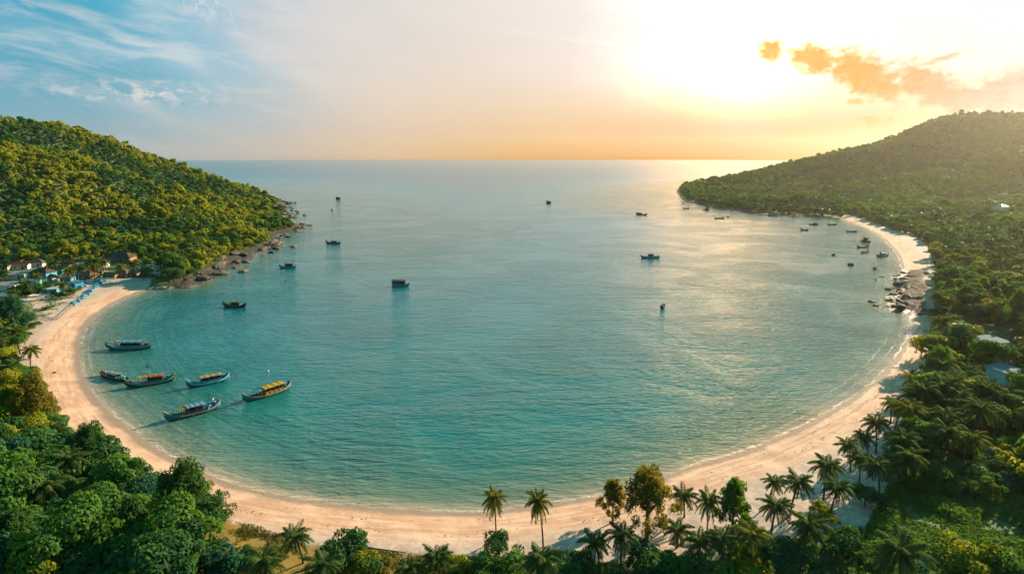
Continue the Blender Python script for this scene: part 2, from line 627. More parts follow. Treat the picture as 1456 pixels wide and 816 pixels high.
def ground_material():
    m, t = new_mat('beach_ground')
    pos = t.n('ShaderNodeNewGeometry').outputs['Position']
    sand, shore, rock, gold = attr(t, 'sand'), attr(t, 'shore'), attr(t, 'rock'), attr(t, 'gold')
    nb = t.noise(pos, 0.09, 5, 0.6, 0.6)
    nm = t.noise(pos, 0.5, 5, 0.6, 0.3)
    nf = t.noise(pos, 4.0, 4, 0.7)
    # tide lines: noise drawn out along the shore
    sx = t.n('ShaderNodeSeparateXYZ')
    t.nt.links.new(pos, sx.inputs[0])
    tl = t.noise(t.xyz(t.m('MULTIPLY', sx.outputs[0], 0.05), t.m('MULTIPLY', sx.outputs[1], 0.05), t.m('MULTIPLY', shore, 0.55)), 1.5, 5, 0.6, 0.5)
    dry = t.mix(t.smooth(nb, 0.35, 0.68), (0.44, 0.250, 0.158), (0.60, 0.380, 0.258))
    dry = t.mix(t.m('MULTIPLY', t.smooth(tl, 0.50, 0.66), 0.55), dry, (0.64, 0.47, 0.36))
    dry = t.mix(t.m('MULTIPLY', t.smooth(tl, 0.47, 0.36), 0.60), dry, (0.37, 0.215, 0.135))
    # back beach, greyer and trampled
    back = t.mix(t.smooth(nm, 0.4, 0.62), (0.34, 0.265, 0.22), (0.47, 0.355, 0.285))
    dry = t.mix(t.smooth(t.m('ADD', shore, t.m('MULTIPLY', t.m('SUBTRACT', nm, 0.5), 9.0)), 8.5, 15.0), dry, back)
    speck = t.smooth(nf, 0.62, 0.74)
    dry = t.mix(t.m('MULTIPLY', speck, t.lin(shore, 3, 14, 0.10, 0.7)), dry, (0.22, 0.16, 0.11))
    wet = t.smooth(t.m('ADD', shore, t.m('MULTIPLY', t.m('SUBTRACT', nb, 0.5), 4.0)), 3.0, 0.9)
    sandc = t.mix(t.m('MULTIPLY', wet, 0.9), dry, (0.27, 0.175, 0.12))  # wet sand, painted darker still for the shadow line of the wave edge
    # soil and grass behind the beach
    gr = t.mix(t.smooth(nm, 0.35, 0.65), (0.035, 0.075, 0.018), (0.075, 0.115, 0.025))
    gr = t.mix(gold, gr, t.mix(nm, (0.17, 0.105, 0.018), (0.30, 0.19, 0.035)))
    soil = t.mix(nf, (0.11, 0.075, 0.045), (0.20, 0.13, 0.08))
    land = t.mix(t.smooth(nb, 0.48, 0.62), gr, t.mix(0.5, gr, soil))
    sm = t.smooth(t.m('ADD', sand, t.m('MULTIPLY', t.m('SUBTRACT', nm, 0.5), 0.7)), 0.35, 0.65)
    c = t.mix(sm, land, sandc)
    # rock shelves
    rv = t.n('ShaderNodeTexVoronoi')
    t.put(rv.inputs['Vector'], t.map(pos, (0, 0, 0), (0, 0, 0.4), (0.35, 0.6, 0.5)))
    rc = t.mix(t.smooth(nm, 0.3, 0.7), (0.045, 0.036, 0.029), (0.145, 0.108, 0.078))
    rc = t.mix(t.m('MULTIPLY', t.smooth(shore, 9.0, 0.5), 0.85), rc, (0.035, 0.028, 0.022))
    c = t.mix(t.smooth(t.m('ADD', rock, t.m('MULTIPLY', t.m('SUBTRACT', nb, 0.5), 0.5)), 0.4, 0.6), c, rc)
    ht = t.m('ADD', t.m('MULTIPLY', nf, 0.5), t.m('MULTIPLY', nm, 1.0))
    nrm = bump(t, ht, 0.22, 0.7)
    nrm = bump(t, t.m('MULTIPLY', rv.outputs['Distance'], rock), 1.2, 0.8, nrm)
    rough = t.lin(wet, 0, 1, 0.9, 0.32)
    b = principled(t, c, rough, 0.35, nrm)
    t.nt.links.new(b.outputs[0], t.out.inputs[0])
    return m


def water_material():
    m, t = new_mat('sea_water')
    pos = t.n('ShaderNodeNewGeometry').outputs['Position']
    d = attr(t, 'depth')                                     # metres from the shoreline
    nb = t.noise(pos, 0.012, 4, 0.55, 0.8)
    nm = t.noise(pos, 0.05, 4, 0.6, 0.6)
    dd = t.m('ADD', d, t.m('MULTIPLY', t.m('SUBTRACT', nm, 0.5), t.m('MULTIPLY', t.m('MINIMUM', d, 60.0), 0.5)))
    c = t.ramp(t.m('DIVIDE', dd, 400.0), [
        (0.0, (0.42, 0.30, 0.20)), (0.0035, (0.27, 0.225, 0.150)), (0.012, (0.12, 0.165, 0.110)), (0.034, (0.034, 0.125, 0.098)),
        (0.085, (0.0, 0.128, 0.124)), (0.25, (0.0, 0.132, 0.150)), (0.6, (0.0, 0.152, 0.210)), (1.0, (0.0, 0.105, 0.170))])
    c = t.mix(t.m('MULTIPLY', t.smooth(nb, 0.42, 0.66), 0.6), c, t.mix(1.0, c, (0.50, 0.72, 0.82), 'MULTIPLY'))
    # ripples
    def rip(rot, lx, ly, det, ds=0.5):
        return t.noise(t.map(pos, (0, 0, 0), (0, 0, rot), (1 / lx, 1 / ly, 1)), 1.0, det, 0.55, ds)
    r1 = rip(R(-22), 4.2, 1.25, 3.0)
    r2 = rip(R(12), 2.6, 0.9, 2.0)
    r3 = rip(R(-16), 22.0, 6.5, 2.0, 0.8)
    # swell that wraps round the beach
    s1 = t.noise(t.xyz(t.m('MULTIPLY', d, 0.42), t.m('MULTIPLY', nm, 2.0), 0.0), 1.0, 2, 0.5, 0.0)
    s1 = t.m('MULTIPLY', s1, t.smooth(d, 85.0, 6.0))
    h = t.m('ADD', t.m('MULTIPLY', r1, 0.55), t.m('MULTIPLY', r2, 0.30))
    h = t.m('ADD', h, t.m('MULTIPLY', r3, 0.8))
    h = t.m('ADD', h, t.m('MULTIPLY', s1, 0.55))
    h = t.m('MULTIPLY', h, t.lin(t.noise(pos, 0.020, 3, 0.5, 1.2), 0.36, 0.62, 0.62, 1.35))
    h = t.m('MULTIPLY', h, t.lin(t.smooth(d, 50.0, 380.0), 0, 1, 1.0, 0.20))
    h = t.m('MULTIPLY', h, t.lin(t.smooth(d, 500.0, 2200.0), 0, 1, 1.0, 0.80))
    nrm = bump(t, h, 0.62, 1.0)
    # foam: a broken lip on the sand and one broken line farther out
    fw = t.noise(t.map(pos, (0, 0, 0), (0, 0, 0), (1, 1, 1)), 0.22, 4, 0.6, 0.5)
    ff = t.noise(pos, 1.6, 4, 0.65, 0.3)
    dl = t.m('ADD', d, t.m('MULTIPLY', t.m('SUBTRACT', fw, 0.5), 3.0))
    lip = t.smooth(t.m('ABSOLUTE', t.m('SUBTRACT', dl, 0.75)), 0.55, 0.1)
    lin2 = t.smooth(t.m('ABSOLUTE', t.m('SUBTRACT', dl, 3.4)), 0.30, 0.05)
    east = attr(t, 'east')
    lin3 = t.m('MULTIPLY', t.smooth(t.m('ABSOLUTE', t.m('SUBTRACT', dl, 6.6)), 0.4, 0.05), east)
    fo = t.m('MULTIPLY', t.m('ADD', t.m('MULTIPLY', lip, t.lin(east, 0, 1, 0.50, 0.80)), t.m('MULTIPLY', t.m('ADD', t.m('MULTIPLY', lin2, t.lin(east, 0, 1, 0.10, 0.45)), t.m('MULTIPLY', lin3, 0.35)), 1.0)), t.smooth(ff, 0.36, 0.60))
    fo = t.m('MULTIPLY', fo, t.lin(t.noise(pos, 0.055, 3, 0.6, 0.5), 0.38, 0.60, 0.12, 1.1))
    c = t.mix(fo, c, (0.70, 0.60, 0.50))
    rough = t.m('ADD', t.lin(fo, 0, 1, 0.10, 0.8), t.m('MULTIPLY', t.smooth(d, 10.0, 300.0), 0.13))
    rough = t.m('SUBTRACT', rough, t.m('MULTIPLY', t.smooth(d, 600.0, 2600.0), 0.04))
    b = principled(t, c, rough, 0.5, nrm, IOR=1.40)
    t.nt.links.new(b.outputs[0], t.out.inputs[0])
    return m


# ------------------------------------------------------------------ ground and sea
NR, NA = 430, 640
gr_r = np.geomspace(58, 2500, NR)
gr_a = np.linspace(R(-72), R(72), NA)
RR, AA = np.meshgrid(gr_r, gr_a, indexing='ij')
GX, GY = RR * np.sin(AA), RR * np.cos(AA)
GD = signed_coast(GX, GY)
GZ = height(GX, GY, GD)
idx = np.arange(NR * NA).reshape(NR, NA)


def grid_faces(idx):
    return np.stack([idx[:-1, :-1], idx[:-1, 1:], idx[1:, 1:], idx[1:, :-1]], -1).reshape(-1, 4)


sd_sand = pl_dist(GX, GY, np.vstack([SAND_POLY, SAND_POLY[:1]]))[0] * np.where(inside(GX, GY, SAND_POLY), 1, -1)
SANDM = np.where(GD < 1.0, 1.0, sstep(sd_sand, -3.5, 3.5))
YARD = [P(*q) for q in [(0, 422), (50, 416), (100, 412), (140, 400), (190, 398), (216, 402), (170, 410), (120, 430), (80, 455), (40, 470), (-20, 460)]]
yd = pl_dist(GX, GY, YARD + YARD[:1])[0] * np.where(inside(GX, GY, YARD), 1, -1)
SANDM = np.maximum(SANDM, .82 * sstep(yd, -4, 3))
GOLD = np.zeros_like(GX)
for (px, py, r) in [(338, 785, 11), (400, 812, 13), (470, 806, 9), (560, 815, 8)]:
    a, b = P(px, py)
    GOLD = np.maximum(GOLD, 1 - sstep(np.hypot(GX - a, GY - b), r * 0.6, r * 1.25))
ROCKM = rockiness(GX, GY) * sstep(GD, -20, 0)
gf = grid_faces(idx)
gf = gf[(GD.ravel()[gf] > -60).any(1)]
gme = mk_mesh('ground', np.stack([GX, GY, GZ], -1).reshape(-1, 3), gf,
              {'sand': SANDM, 'shore': GD, 'rock': ROCKM, 'gold': GOLD})
ground = link('ground', gme, ground_material())
tag(ground, kind='structure')

cummax = np.maximum.accumulate((GZ - CAM_H) / RR, axis=0)


def gz(x, y):
    """bilinear look-up in the terrain, and the sight line that grazes the land in front"""
    r, a = np.hypot(x, y), np.arctan2(x, y)
    fr = np.clip(np.log(r / 58) / np.log(2500 / 58) * (NR - 1), 0, NR - 1.001)
    fa = np.clip((a - gr_a[0]) / (gr_a[-1] - gr_a[0]) * (NA - 1), 0, NA - 1.001)
    i, j = fr.astype(int), fa.astype(int)
    u, v = fr - i, fa - j
    f = lambda q: (q[i, j] * (1 - v) + q[i, j + 1] * v) * (1 - u) + (q[i + 1, j] * (1 - v) + q[i + 1, j + 1] * v) * u
    return f(GZ), f(GD), f(SANDM), cummax[np.maximum(i - 7, 0), j]


def zat(x, y):
    return float(gz(np.array([float(x)]), np.array([float(y)]))[0][0])


def land(px, py, h=0.0):
    """where a sight line comes down to a height h above the ground or the sea"""
    a, b, c = ray(px, py)
    k = np.linspace(60, 1900, 1400)
    x, y, z = a * k, b * k, CAM_H + c * k
    g = np.maximum(gz(x, y)[0], 0) + h
    i = int(np.argmax(z < g)) or len(k) - 1
    u0, u1 = (z - g)[i - 1], (z - g)[i]
    q = k[i - 1] + (k[i] - k[i - 1]) * (u0 / (u0 - u1 + 1e-9))
    return float(a * q), float(b * q)


s_r = np.concatenate([np.geomspace(60, 2600, 330), np.geomspace(2700, 6000, 40)])
s_a = np.linspace(R(-72), R(72), 460)
SR, SA = np.meshgrid(s_r, s_a, indexing='ij')
SX, SY = SR * np.sin(SA), SR * np.cos(SA)
SDp = -signed_coast(SX, SY)
EAST = sstep(SX / np.maximum(SY, 1), 0.12, 0.35)
sidx = np.arange(SX.size).reshape(SX.shape)
sf = grid_faces(sidx)
sf = sf[(SDp.ravel()[sf] > -14).any(1)]
sme = mk_mesh('sea', np.stack([SX, SY, np.zeros_like(SX)], -1).reshape(-1, 3), sf, {'depth': SDp, 'east': EAST})
sea = link('sea', sme, water_material())
tag(sea, kind='structure')
# ------------------------------------------------------------------ trees: meshes
nr = np.random.default_rng(5)


def unit(v):
    return v / (np.linalg.norm(v, axis=-1, keepdims=True) + 1e-9)


def leaves(cen, nrm, size, asp=0.6, rng=nr):
    """folded leaf sprays: a kite of four points for each centre"""
    n = len(cen)
    u = unit(np.cross(nrm, unit(rng.normal(size=(n, 3)))))
    v = np.cross(nrm, u)
    s = np.asarray(size).reshape(-1, 1) * np.ones((n, 1))
    p = np.stack([cen + u * s, cen + v * s * asp + nrm * s * 0.18, cen - u * s * 0.9, cen - v * s * asp + nrm * s * 0.18], 1)
    return p.reshape(-1, 3), np.arange(4 * n).reshape(n, 4)


def sphere_pts(n, rng=nr):
    return unit(rng.normal(size=(n, 3)))


def crown_points(blobs, n, rng=nr, depth=0.35):
    """leaf centres on the skins of a set of blobs (cx,cy,cz,r,squash), leaving gaps"""
    B = np.array(blobs)
    a = B[:, 3] ** 2
    k = rng.choice(len(B), n, p=a / a.sum())
    d = sphere_pts(n, rng)
    d[:, 2] = np.where(d[:, 2] < -0.35, -d[:, 2], d[:, 2])
    gap = vnoise(d[:, 0] * 2.2 + k * 7.1 + 50, d[:, 1] * 2.2 + d[:, 2] * 1.7 + 50, 3)
    rad = B[k, 3] * (1 + 0.22 * (gap - 0.5)) * (1 - depth * rng.random(n) ** 2.2)
    c = B[k, :3] + d * rad[:, None] * np.stack([np.ones(n), np.ones(n), B[k, 4]], 1)
    nrm = unit(d + rng.normal(size=(n, 3)) * 0.45)
    keep = gap > 0.16
    return c[keep], nrm[keep], k[keep]


def broad_blobs(h, w, rng, lumps=9, flat=0.75):
    bl = [(0, 0, h * 0.68, w * 0.62, flat)]
    for i in range(lumps):
        a = 2 * math.pi * (i + rng.random() * 0.7) / lumps * 2.4
        rr = w * (0.35 + 0.55 * rng.random())
        zz = h * (0.36 + 0.54 * rng.random() * (1 - 0.35 * rr / w))
        bl.append((math.cos(a) * rr, math.sin(a) * rr, zz, w * (0.26 + 0.18 * rng.random()), 0.8))
    return bl


def make_crown(name, blobs, n, size, seed, asp=0.62):
    rng = np.random.default_rng(seed)
    c, nm, k = crown_points(blobs, n, rng, .95 if asp < .4 else .35)
    if asp < .4:
        nm = unit(rng.normal(size=nm.shape) * np.array([1, 1, .5]))
    sz = size * (0.6 + 0.8 * rng.random(len(c)))
    v, f = leaves(c, nm, sz, asp, rng)
    bt = rng.random(len(blobs))
    tone = np.clip(0.45 * bt[k] + 0.55 * rng.random(len(c)), 0, 1)
    return mk_mesh(name, v, f, {'tone': np.repeat(tone, 4)}, smooth=False)


def make_trunk(h, r, rng, limbs=4, spread=1.5, lean=0.2):
    b = MB()
    x, y = rng.normal() * lean, rng.normal() * lean
    b.tube([(0, 0, -0.8), (x * .3, y * .3, h * .25), (x, y, h * .5), (x * 1.3, y * 1.3, h * .78)], [r * 1.25, r, r * .75, r * .35], 7)
    for i in range(limbs):
        a = 2 * math.pi * i / limbs + rng.random()
        q = Vector((x, y, h * (.34 + .1 * rng.random())))
        e = Vector((math.cos(a) * spread, math.sin(a) * spread, h * (.62 + .2 * rng.random())))
        b.tube([q, q.lerp(e, .5) + Vector((0, 0, -.15)), e], [r * .55, r * .4, r * .15], 5)
    return b.mesh('trunk', True)


def make_palm_crown(name, seed, nf=21, L=3.9, nleaf=22):
    rng = np.random.default_rng(seed)
    V, F, T = [], [], []
    nv = 0
    for i in range(nf):
        az = i * 2.39996 + rng.normal() * 0.15
        up = 1.25 - 1.75 * (i / (nf - 1)) + rng.normal() * 0.08      # young fronds upright, old ones hanging
        ln = L * (0.82 + 0.25 * rng.random()) * (0.8 if up > 1.0 else 1.0)
        d = np.array([math.cos(az), math.sin(az), 0.0])
        side = np.array([-math.sin(az), math.cos(az), 0.0])
        m = 9
        pts, tan = [np.zeros(3)], []
        el = up
        for k in range(m):
            el = up - (1.35 + 0.3 * rng.random() * 0) * (k / m) ** 1.4 - 0.1
            tv = d * math.cos(el) + np.array([0, 0, 1.0]) * math.sin(el)
            tan.append(tv)
            pts.append(pts[-1] + tv * ln / m)
        tan.append(tan[-1])
        pts, tan = np.array(pts), np.array(tan)
        tone = 0.15 + 0.85 * rng.random() * (0.5 + 0.5 * (up > -0.2))
        # rachis: a thin ribbon with a keel
        wv = np.linspace(0.085, 0.02, m + 1)[:, None]
        a = np.concatenate([pts + side * wv, pts - side * wv])
        V.append(a)
        n_ = m + 1
        F.append(np.array([[nv + k, nv + k + 1, nv + n_ + k + 1, nv + n_ + k] for k in range(m)]))
        T.append(np.full(2 * n_, min(1, tone + 0.25)))
        nv += 2 * n_
        # leaflets, drooping off both sides, the last ones short
        s = np.linspace(0.10, 0.99, nleaf)
        fi = np.clip(s * m, 0, m - 1e-3)
        i0 = fi.astype(int)
        fr = (fi - i0)[:, None]
        p = pts[i0] * (1 - fr) + pts[i0 + 1] * fr
        tv = unit(tan[i0])
        upv = unit(np.cross(side[None], tv) * -1)
        upv = np.where(upv[:, 2:3] < 0, -upv, upv)
        ll = (0.95 * np.sin(np.pi * np.clip(s * 0.86 + 0.12, 0, 1)) ** 0.6 + 0.12) * L * 0.235
        for sg in (1, -1):
            dr = 0.25 + 0.45 * rng.random(nleaf)
            q = unit(side[None] * sg * 0.85 + tv * 0.62 - upv * dr[:, None] - np.array([0, 0, .35]))
            tip = p + q * (ll * (0.9 + 0.2 * rng.random(nleaf)))[:, None]
            hw = (L * 0.9 / nleaf * 0.78)
            mid = (p + tip) / 2 + upv * 0.05
            quad = np.stack([p - tv * hw * 0.55, mid - tv * hw * 0.75, tip, mid + tv * hw * 0.75], 1).reshape(-1, 3)
            V.append(quad)
            F.append(nv + np.arange(4 * nleaf).reshape(-1, 4))
            T.append(np.repeat(np.clip(tone + 0.25 * (rng.random(nleaf) - 0.5), 0, 1), 4))
            nv += 4 * nleaf
    return mk_mesh(name, np.vstack(V), np.vstack(F), {'tone': np.concatenate(T)}, smooth=False)


def make_palm_trunk(h, seed, lean=1.2):
    rng = np.random.default_rng(seed)
    a = rng.random() * 6.28
    dx, dy = math.cos(a) * lean, math.sin(a) * lean
    b = MB()
    pts, rad = [], []
    for k in range(9):
        t_ = k / 8
        pts.append((dx * (t_ ** 1.8 - 1), dy * (t_ ** 1.8 - 1), -0.6 + (h + 0.6) * t_))
        rad.append(0.27 - 0.13 * t_ + (0.10 if k == 0 else 0) + (0.02 if k == 8 else 0))
    b.tube(pts, rad, 7)
    return b.mesh('trunk', True)


def bark_material():
    m, t = new_mat('tree_bark')
    tc = t.n('ShaderNodeTexCoord').outputs['Object']
    n1 = t.noise(t.map(tc, scale=(3, 3, 1.2)), 1.5, 4, 0.6)
    wv = t.n('ShaderNodeTexWave', bands_direction='Z')
    t.put(wv.inputs[0], tc)
    wv.inputs['Scale'].default_value = 2.2
    wv.inputs['Distortion'].default_value = 1.0
    c = t.mix(n1, (0.055, 0.040, 0.028), (0.19, 0.145, 0.10))
    c = t.mix(t.m('MULTIPLY', wv.outputs['Fac'], 0.3), c, (0.05, 0.04, 0.03))
    b = principled(t, c, 0.9, 0.2, bump(t, wv.outputs['Fac'], 0.03, 0.6))
    t.nt.links.new(b.outputs[0], t.out.inputs[0])
    return m


BARK = bark_material()
LEAF = {
    'deep green': leaf_mat('leaf_deep', (0.016, 0.062, 0.034), (0.055, 0.140, 0.040), 0.40),
    'mid green': leaf_mat('leaf_mid', (0.024, 0.088, 0.030), (0.090, 0.190, 0.034), 0.44),
    'yellow green': leaf_mat('leaf_yellow', (0.066, 0.125, 0.020), (0.265, 0.275, 0.026), 0.40),
    'blue green': leaf_mat('leaf_blue', (0.014, 0.068, 0.050), (0.042, 0.140, 0.085), 0.40),
    'bronze': leaf_mat('leaf_bronze', (0.060, 0.075, 0.022), (0.215, 0.190, 0.036), 0.40),
}
PALM = leaf_mat('palm_leaf', (0.012, 0.045, 0.024), (0.090, 0.145, 0.034), 0.40, 0.58)
PALM_G = leaf_mat('palm_leaf_golden', (0.034, 0.066, 0.016), (0.180, 0.190, 0.030), 0.36, 0.58)


def proto_broad(h, w, n, size, seed, shape):
    """(crown, trunk) meshes of one tree form"""
    rng = np.random.default_rng(seed)
    if shape == 'round':
        bl = broad_blobs(h, w, rng, 10, 0.72)
    elif shape == 'dome':
        bl = broad_blobs(h, w, rng, 13, 0.55)
    elif shape == 'bush':
        bl = [(rng.normal() * w * .45, rng.normal() * w * .45, h * (.28 + .4 * rng.random()), w * (.36 + .2 * rng.random()), .8) for _ in range(10)]
    elif shape == 'feathery':
        bl = [(0, 0, h * .62, w * .26, 1.6)]
        for i in range(36):
            a = i * 2.4
            zz = h * (.30 + .66 * (i / 35))
            rr = w * (.95 - .72 * (i / 35) ** 1.5) * (.4 + .7 * rng.random())
            bl.append((math.cos(a) * rr, math.sin(a) * rr, zz, w * (.12 + .11 * rng.random()), 1.9))
    me = make_crown('crown', bl, n, size, seed + 1, 0.24 if shape == 'feathery' else 0.62)
    tr = make_trunk(h, max(0.16, w * .06), rng, 4 if shape != 'feathery' else 5, w * .55)
    return me, tr


FORMS = []
for i, (shape, h, wdt, n, size) in enumerate([('round', 8.5, 4.0, 2700, .30), ('round', 9.5, 4.6, 3000, .31), ('dome', 7.5, 5.0, 3100, .30), ('dome', 9.0, 5.4, 3300, .31),
                                              ('bush', 3.6, 2.9, 1600, .25), ('bush', 4.4, 3.4, 1800, .26), ('feathery', 12.0, 5.4, 5200, .40), ('feathery', 10.0, 3.3, 3600, .38)]):
    FORMS.append((shape, h) + proto_broad(h, wdt, n, size, 40 + i * 3, shape))
PALM_FORMS = []
for i, (h, ln, nf) in enumerate([(7.4, 1.4, 26), (8.6, 0.7, 28), (6.6, 1.9, 24), (8.0, 1.1, 31), (4.6, .4, 25)]):
    PALM_FORMS.append((h, make_palm_crown('crown', 70 + i, nf, 4.1 + 0.2 * (i % 3)), make_palm_trunk(h, 90 + i, ln)))

# one prototype of each (form, colour), made the first time it is wanted
_proto = {}


def place_broad(x, y, form, colour, label, group, scale=1.0, rz=None, name=None, sz=1.0):
    shape, h, crown, trunk = FORMS[form]
    rz = rnd.random() * 6.28 if rz is None else rz
    z = zat(x, y)
    nm = name or ('bush' if shape == 'bush' else 'feathery_tree' if shape == 'feathery' else 'broadleaf_tree')
    cat = {'bush': 'bush', 'feathery_tree': 'tree', 'broadleaf_tree': 'tree'}.get(nm, 'tree')
    key = (form, colour, nm)
    if key not in _proto:
        r = empty(nm)
        c = link('crown', crown.copy(), LEAF[colour], r)
        k = link('trunk', trunk.copy() if not trunk.materials else trunk, BARK, r)
        _proto[key] = (r, [c, k])
        r.location, r.rotation_euler, r.scale = (x, y, z), (0, 0, rz), (scale, scale, scale * sz)
    else:
        src, ch = _proto[key]
        r = copy_tree(src, ch, (x, y, z), rz, (scale, scale, scale * sz))
    return tag(r, label, cat, group)


def place_palm(x, y, form, label, group, scale=1.0, rz=None, golden=False, sz=1.0):
    h, crown, trunk = PALM_FORMS[form]
    rz = rnd.random() * 6.28 if rz is None else rz
    z = zat(x, y)
    key = ('palm', form, golden)
    if key not in _proto:
        r = empty('palm_tree')
        c = link('crown', crown.copy(), PALM_G if golden else PALM, r)
        c.location = (0, 0, h - .05)
        k = link('trunk', trunk.copy(), BARK, r)
        _proto[key] = (r, [c, k])
        r.location, r.rotation_euler, r.scale = (x, y, z), (0, 0, rz), (scale, scale, scale * sz)
    else:
        src, ch = _proto[key]
        r = copy_tree(src, ch, (x, y, z), rz, (scale, scale, scale * sz))
    return tag(r, label, 'palm tree', group)


# ------------------------------------------------------------------ trees: the ones that stand apart
taken = []                                        # (x, y, radius) kept free of the forest


def palm_at(cx, cy, form, label, group='coconut palms along the near beach', scale=1.0, rz=None, golden=False, r=2.5, base=None):
    """a palm whose crown stands at a given spot; base gives the foot when the stem shows"""
    h = PALM_FORMS[form][0]
    if base:
        x, y = land(*base)
        # height so that the crown meets its place
        a, b, c = ray(cx, cy)
        ztop = CAM_H + c * (y / b)
        sc = max(0.5, (ztop - zat(x, y)) / h)
        cs = scale
        o = place_palm(x, y, form, label, group, cs, rz, golden, sc / cs)
    else:
        x, y = land(cx, cy, h * scale)
        o = place_palm(x, y, form, label, group, scale, rz, golden)
    taken.append((x, y, r))
    return o


palm_at(702, 708, 1, 'slim tall palm standing alone on the sand, left one of the two before the water', golden=True, scale=.60, base=(703, 770))
palm_at(759, 712, 0, 'tall palm standing alone on the sand, right one of the two before the water', golden=True, scale=.66, base=(765, 778))
palm_at(770, 793, 3, 'broad palm right below the two tall lone palms, beside a dark shrub', scale=.95)
palm_at(622, 790, 3, 'single palm at the beach edge right of the drift log', scale=.80)
palm_at(583, 806, 0, 'low palm at the bottom edge just below the drift log', scale=.75)
palm_at(457, 800, 2, 'palm on golden grass just left of the round dark shrub', scale=.85)
palm_at(410, 762, 2, 'tall palm with bare stem rising from the golden grass', scale=.80, base=(421, 806))
palm_at(374, 795, 3, 'dark wide palm on golden grass beside the lower left grove', scale=.98)
palm_at(846, 770, 0, 'palm left of the big bronze feathery tree, first of the near pair', scale=.85)
palm_at(884, 758, 1, 'palm in front of the big bronze feathery tree, second of the near pair', scale=.85)
palm_at(972, 704, 2, 'leafy palm just right of the big bronze feathery tree', scale=.80)
palm_at(1008, 712, 2, 'thin ragged palm between the bronze feathery tree and the upright green tree', scale=.62, base=(1004, 768))
palm_at(964, 752, 4, 'small drooping palm under the bronze feathery tree', scale=.80)
palm_at(996, 768, 0, 'dark palm in front of the ragged thin palm', scale=.85)
palm_at(1026, 764, 1, 'dark palm at the foot of the upright bright green tree', scale=.80)
palm_at(1067, 757, 3, 'yellowish bushy palm right of the upright bright green tree', golden=True, scale=.95)
palm_at(1102, 684, 0, 'upper palm of a close pair on the sand right of the green tree', scale=.72)
palm_at(1136, 684, 3, 'tall dense palm on the sand with its crown against the beach', scale=.90)
palm_at(1104, 718, 1, 'dark palm below the close pair on the sand', scale=.88)
palm_at(1176, 660, 1, 'large palm on the sand midway along the right grove edge', scale=.95)
palm_at(1192, 692, 3, 'round headed palm just below the large palm on the sand', scale=.85)
palm_at(1205, 632, 0, 'slender palm on the sand at the edge of the right grove', scale=.80)
palm_at(1228, 620, 2, 'palm touching the slender palm at the edge of the right grove', scale=.75)
palm_at(1222, 650, 3, 'short palm beneath the touching pair at the right grove edge', scale=.78)
palm_at(1246, 600, 1, 'tall upright palm overlooking the right sand', scale=.88)
palm_at(1246, 660, 0, 'bushy palm at the inner side of the sand clearing', scale=.92)
palm_at(1270, 572, 0, 'left palm of the pair where the right beach narrows', scale=.85)
palm_at(1281, 578, 3, 'right palm of the pair where the right beach narrows', scale=.85)
palm_at(1299, 538, 2, 'leaning palm on the sand farthest up the right beach', scale=.88, golden=True)
palm_at(1311, 588, 1, 'palm behind the pair where the right beach narrows', scale=.95)
palm_at(1293, 648, 3, 'wide palm bordering the sand clearing', scale=1.0)
palm_at(1347, 612, 3, 'big spreading palm in the right grove above the green meadow', scale=1.15)
palm_at(1383, 622, 0, 'pale stalked palm beside the big spreading palm in the right grove', scale=1.05, golden=True)
palm_at(1395, 580, 1, 'tall crowned palm at the back of the right grove', scale=1.15)
palm_at(1152, 745, 3, 'dark palm above the shrubs at the lower right sand', scale=1.0)
# palms rising out of the lower left grove
LG = 'palms among the trees of the lower left grove'
palm_at(75, 612, 0, 'palm at the top of the lower left grove, crown against the sand', LG, 1.0)
palm_at(95, 652, 1, 'palm in the lower left grove with long pale fronds, right of its middle', LG, 1.08)
palm_at(62, 690, 3, 'large star shaped palm in the middle of the lower left grove', LG, 1.15)
palm_at(20, 470, 1, 'upper palm of the strip behind the left beach', LG, 1.0, golden=True)
palm_at(44, 497, 0, 'lower golden palm of the strip behind the left beach', LG, .9, golden=True)
# palms by the huts
HG = 'palms between the village huts'
palm_at(97, 384, 1, 'yellow green palm rising tall between the hut roofs', HG, 1.05, golden=True)
palm_at(88, 404, 0, 'shorter bright palm in front of the tall one by the huts', HG, .9, golden=True)
palm_at(148, 372, 3, 'palm left of the big brown hut roof', HG, .95, golden=True)
palm_at(170, 378, 0, 'palm right in front of the big brown hut roof', HG, .9, golden=True)
palm_at(190, 374, 1, 'palm at the right end of the big brown hut roof', HG, 1.0)
palm_at(207, 383, 2, 'palm between the brown roof and the blue tarp', HG, .85, golden=True)
palm_at(120, 325, 3, 'pale old palm standing high among the hillside trees above the huts', HG, 1.5, golden=True)
palm_at(4, 388, 0, 'palm at the far left of the village', HG, 1.0)


def broad_at(cx, cy, form, colour, label, group=None, scale=1.0, r=3.0, sz=1.0, top=None):
    h = FORMS[form][1]
    x, y = land(cx, cy, h * scale * .62 * sz)
    o = place_broad(x, y, form, colour, label, group, scale, None, None, sz)
    taken.append((x, y, r * scale))
    return o


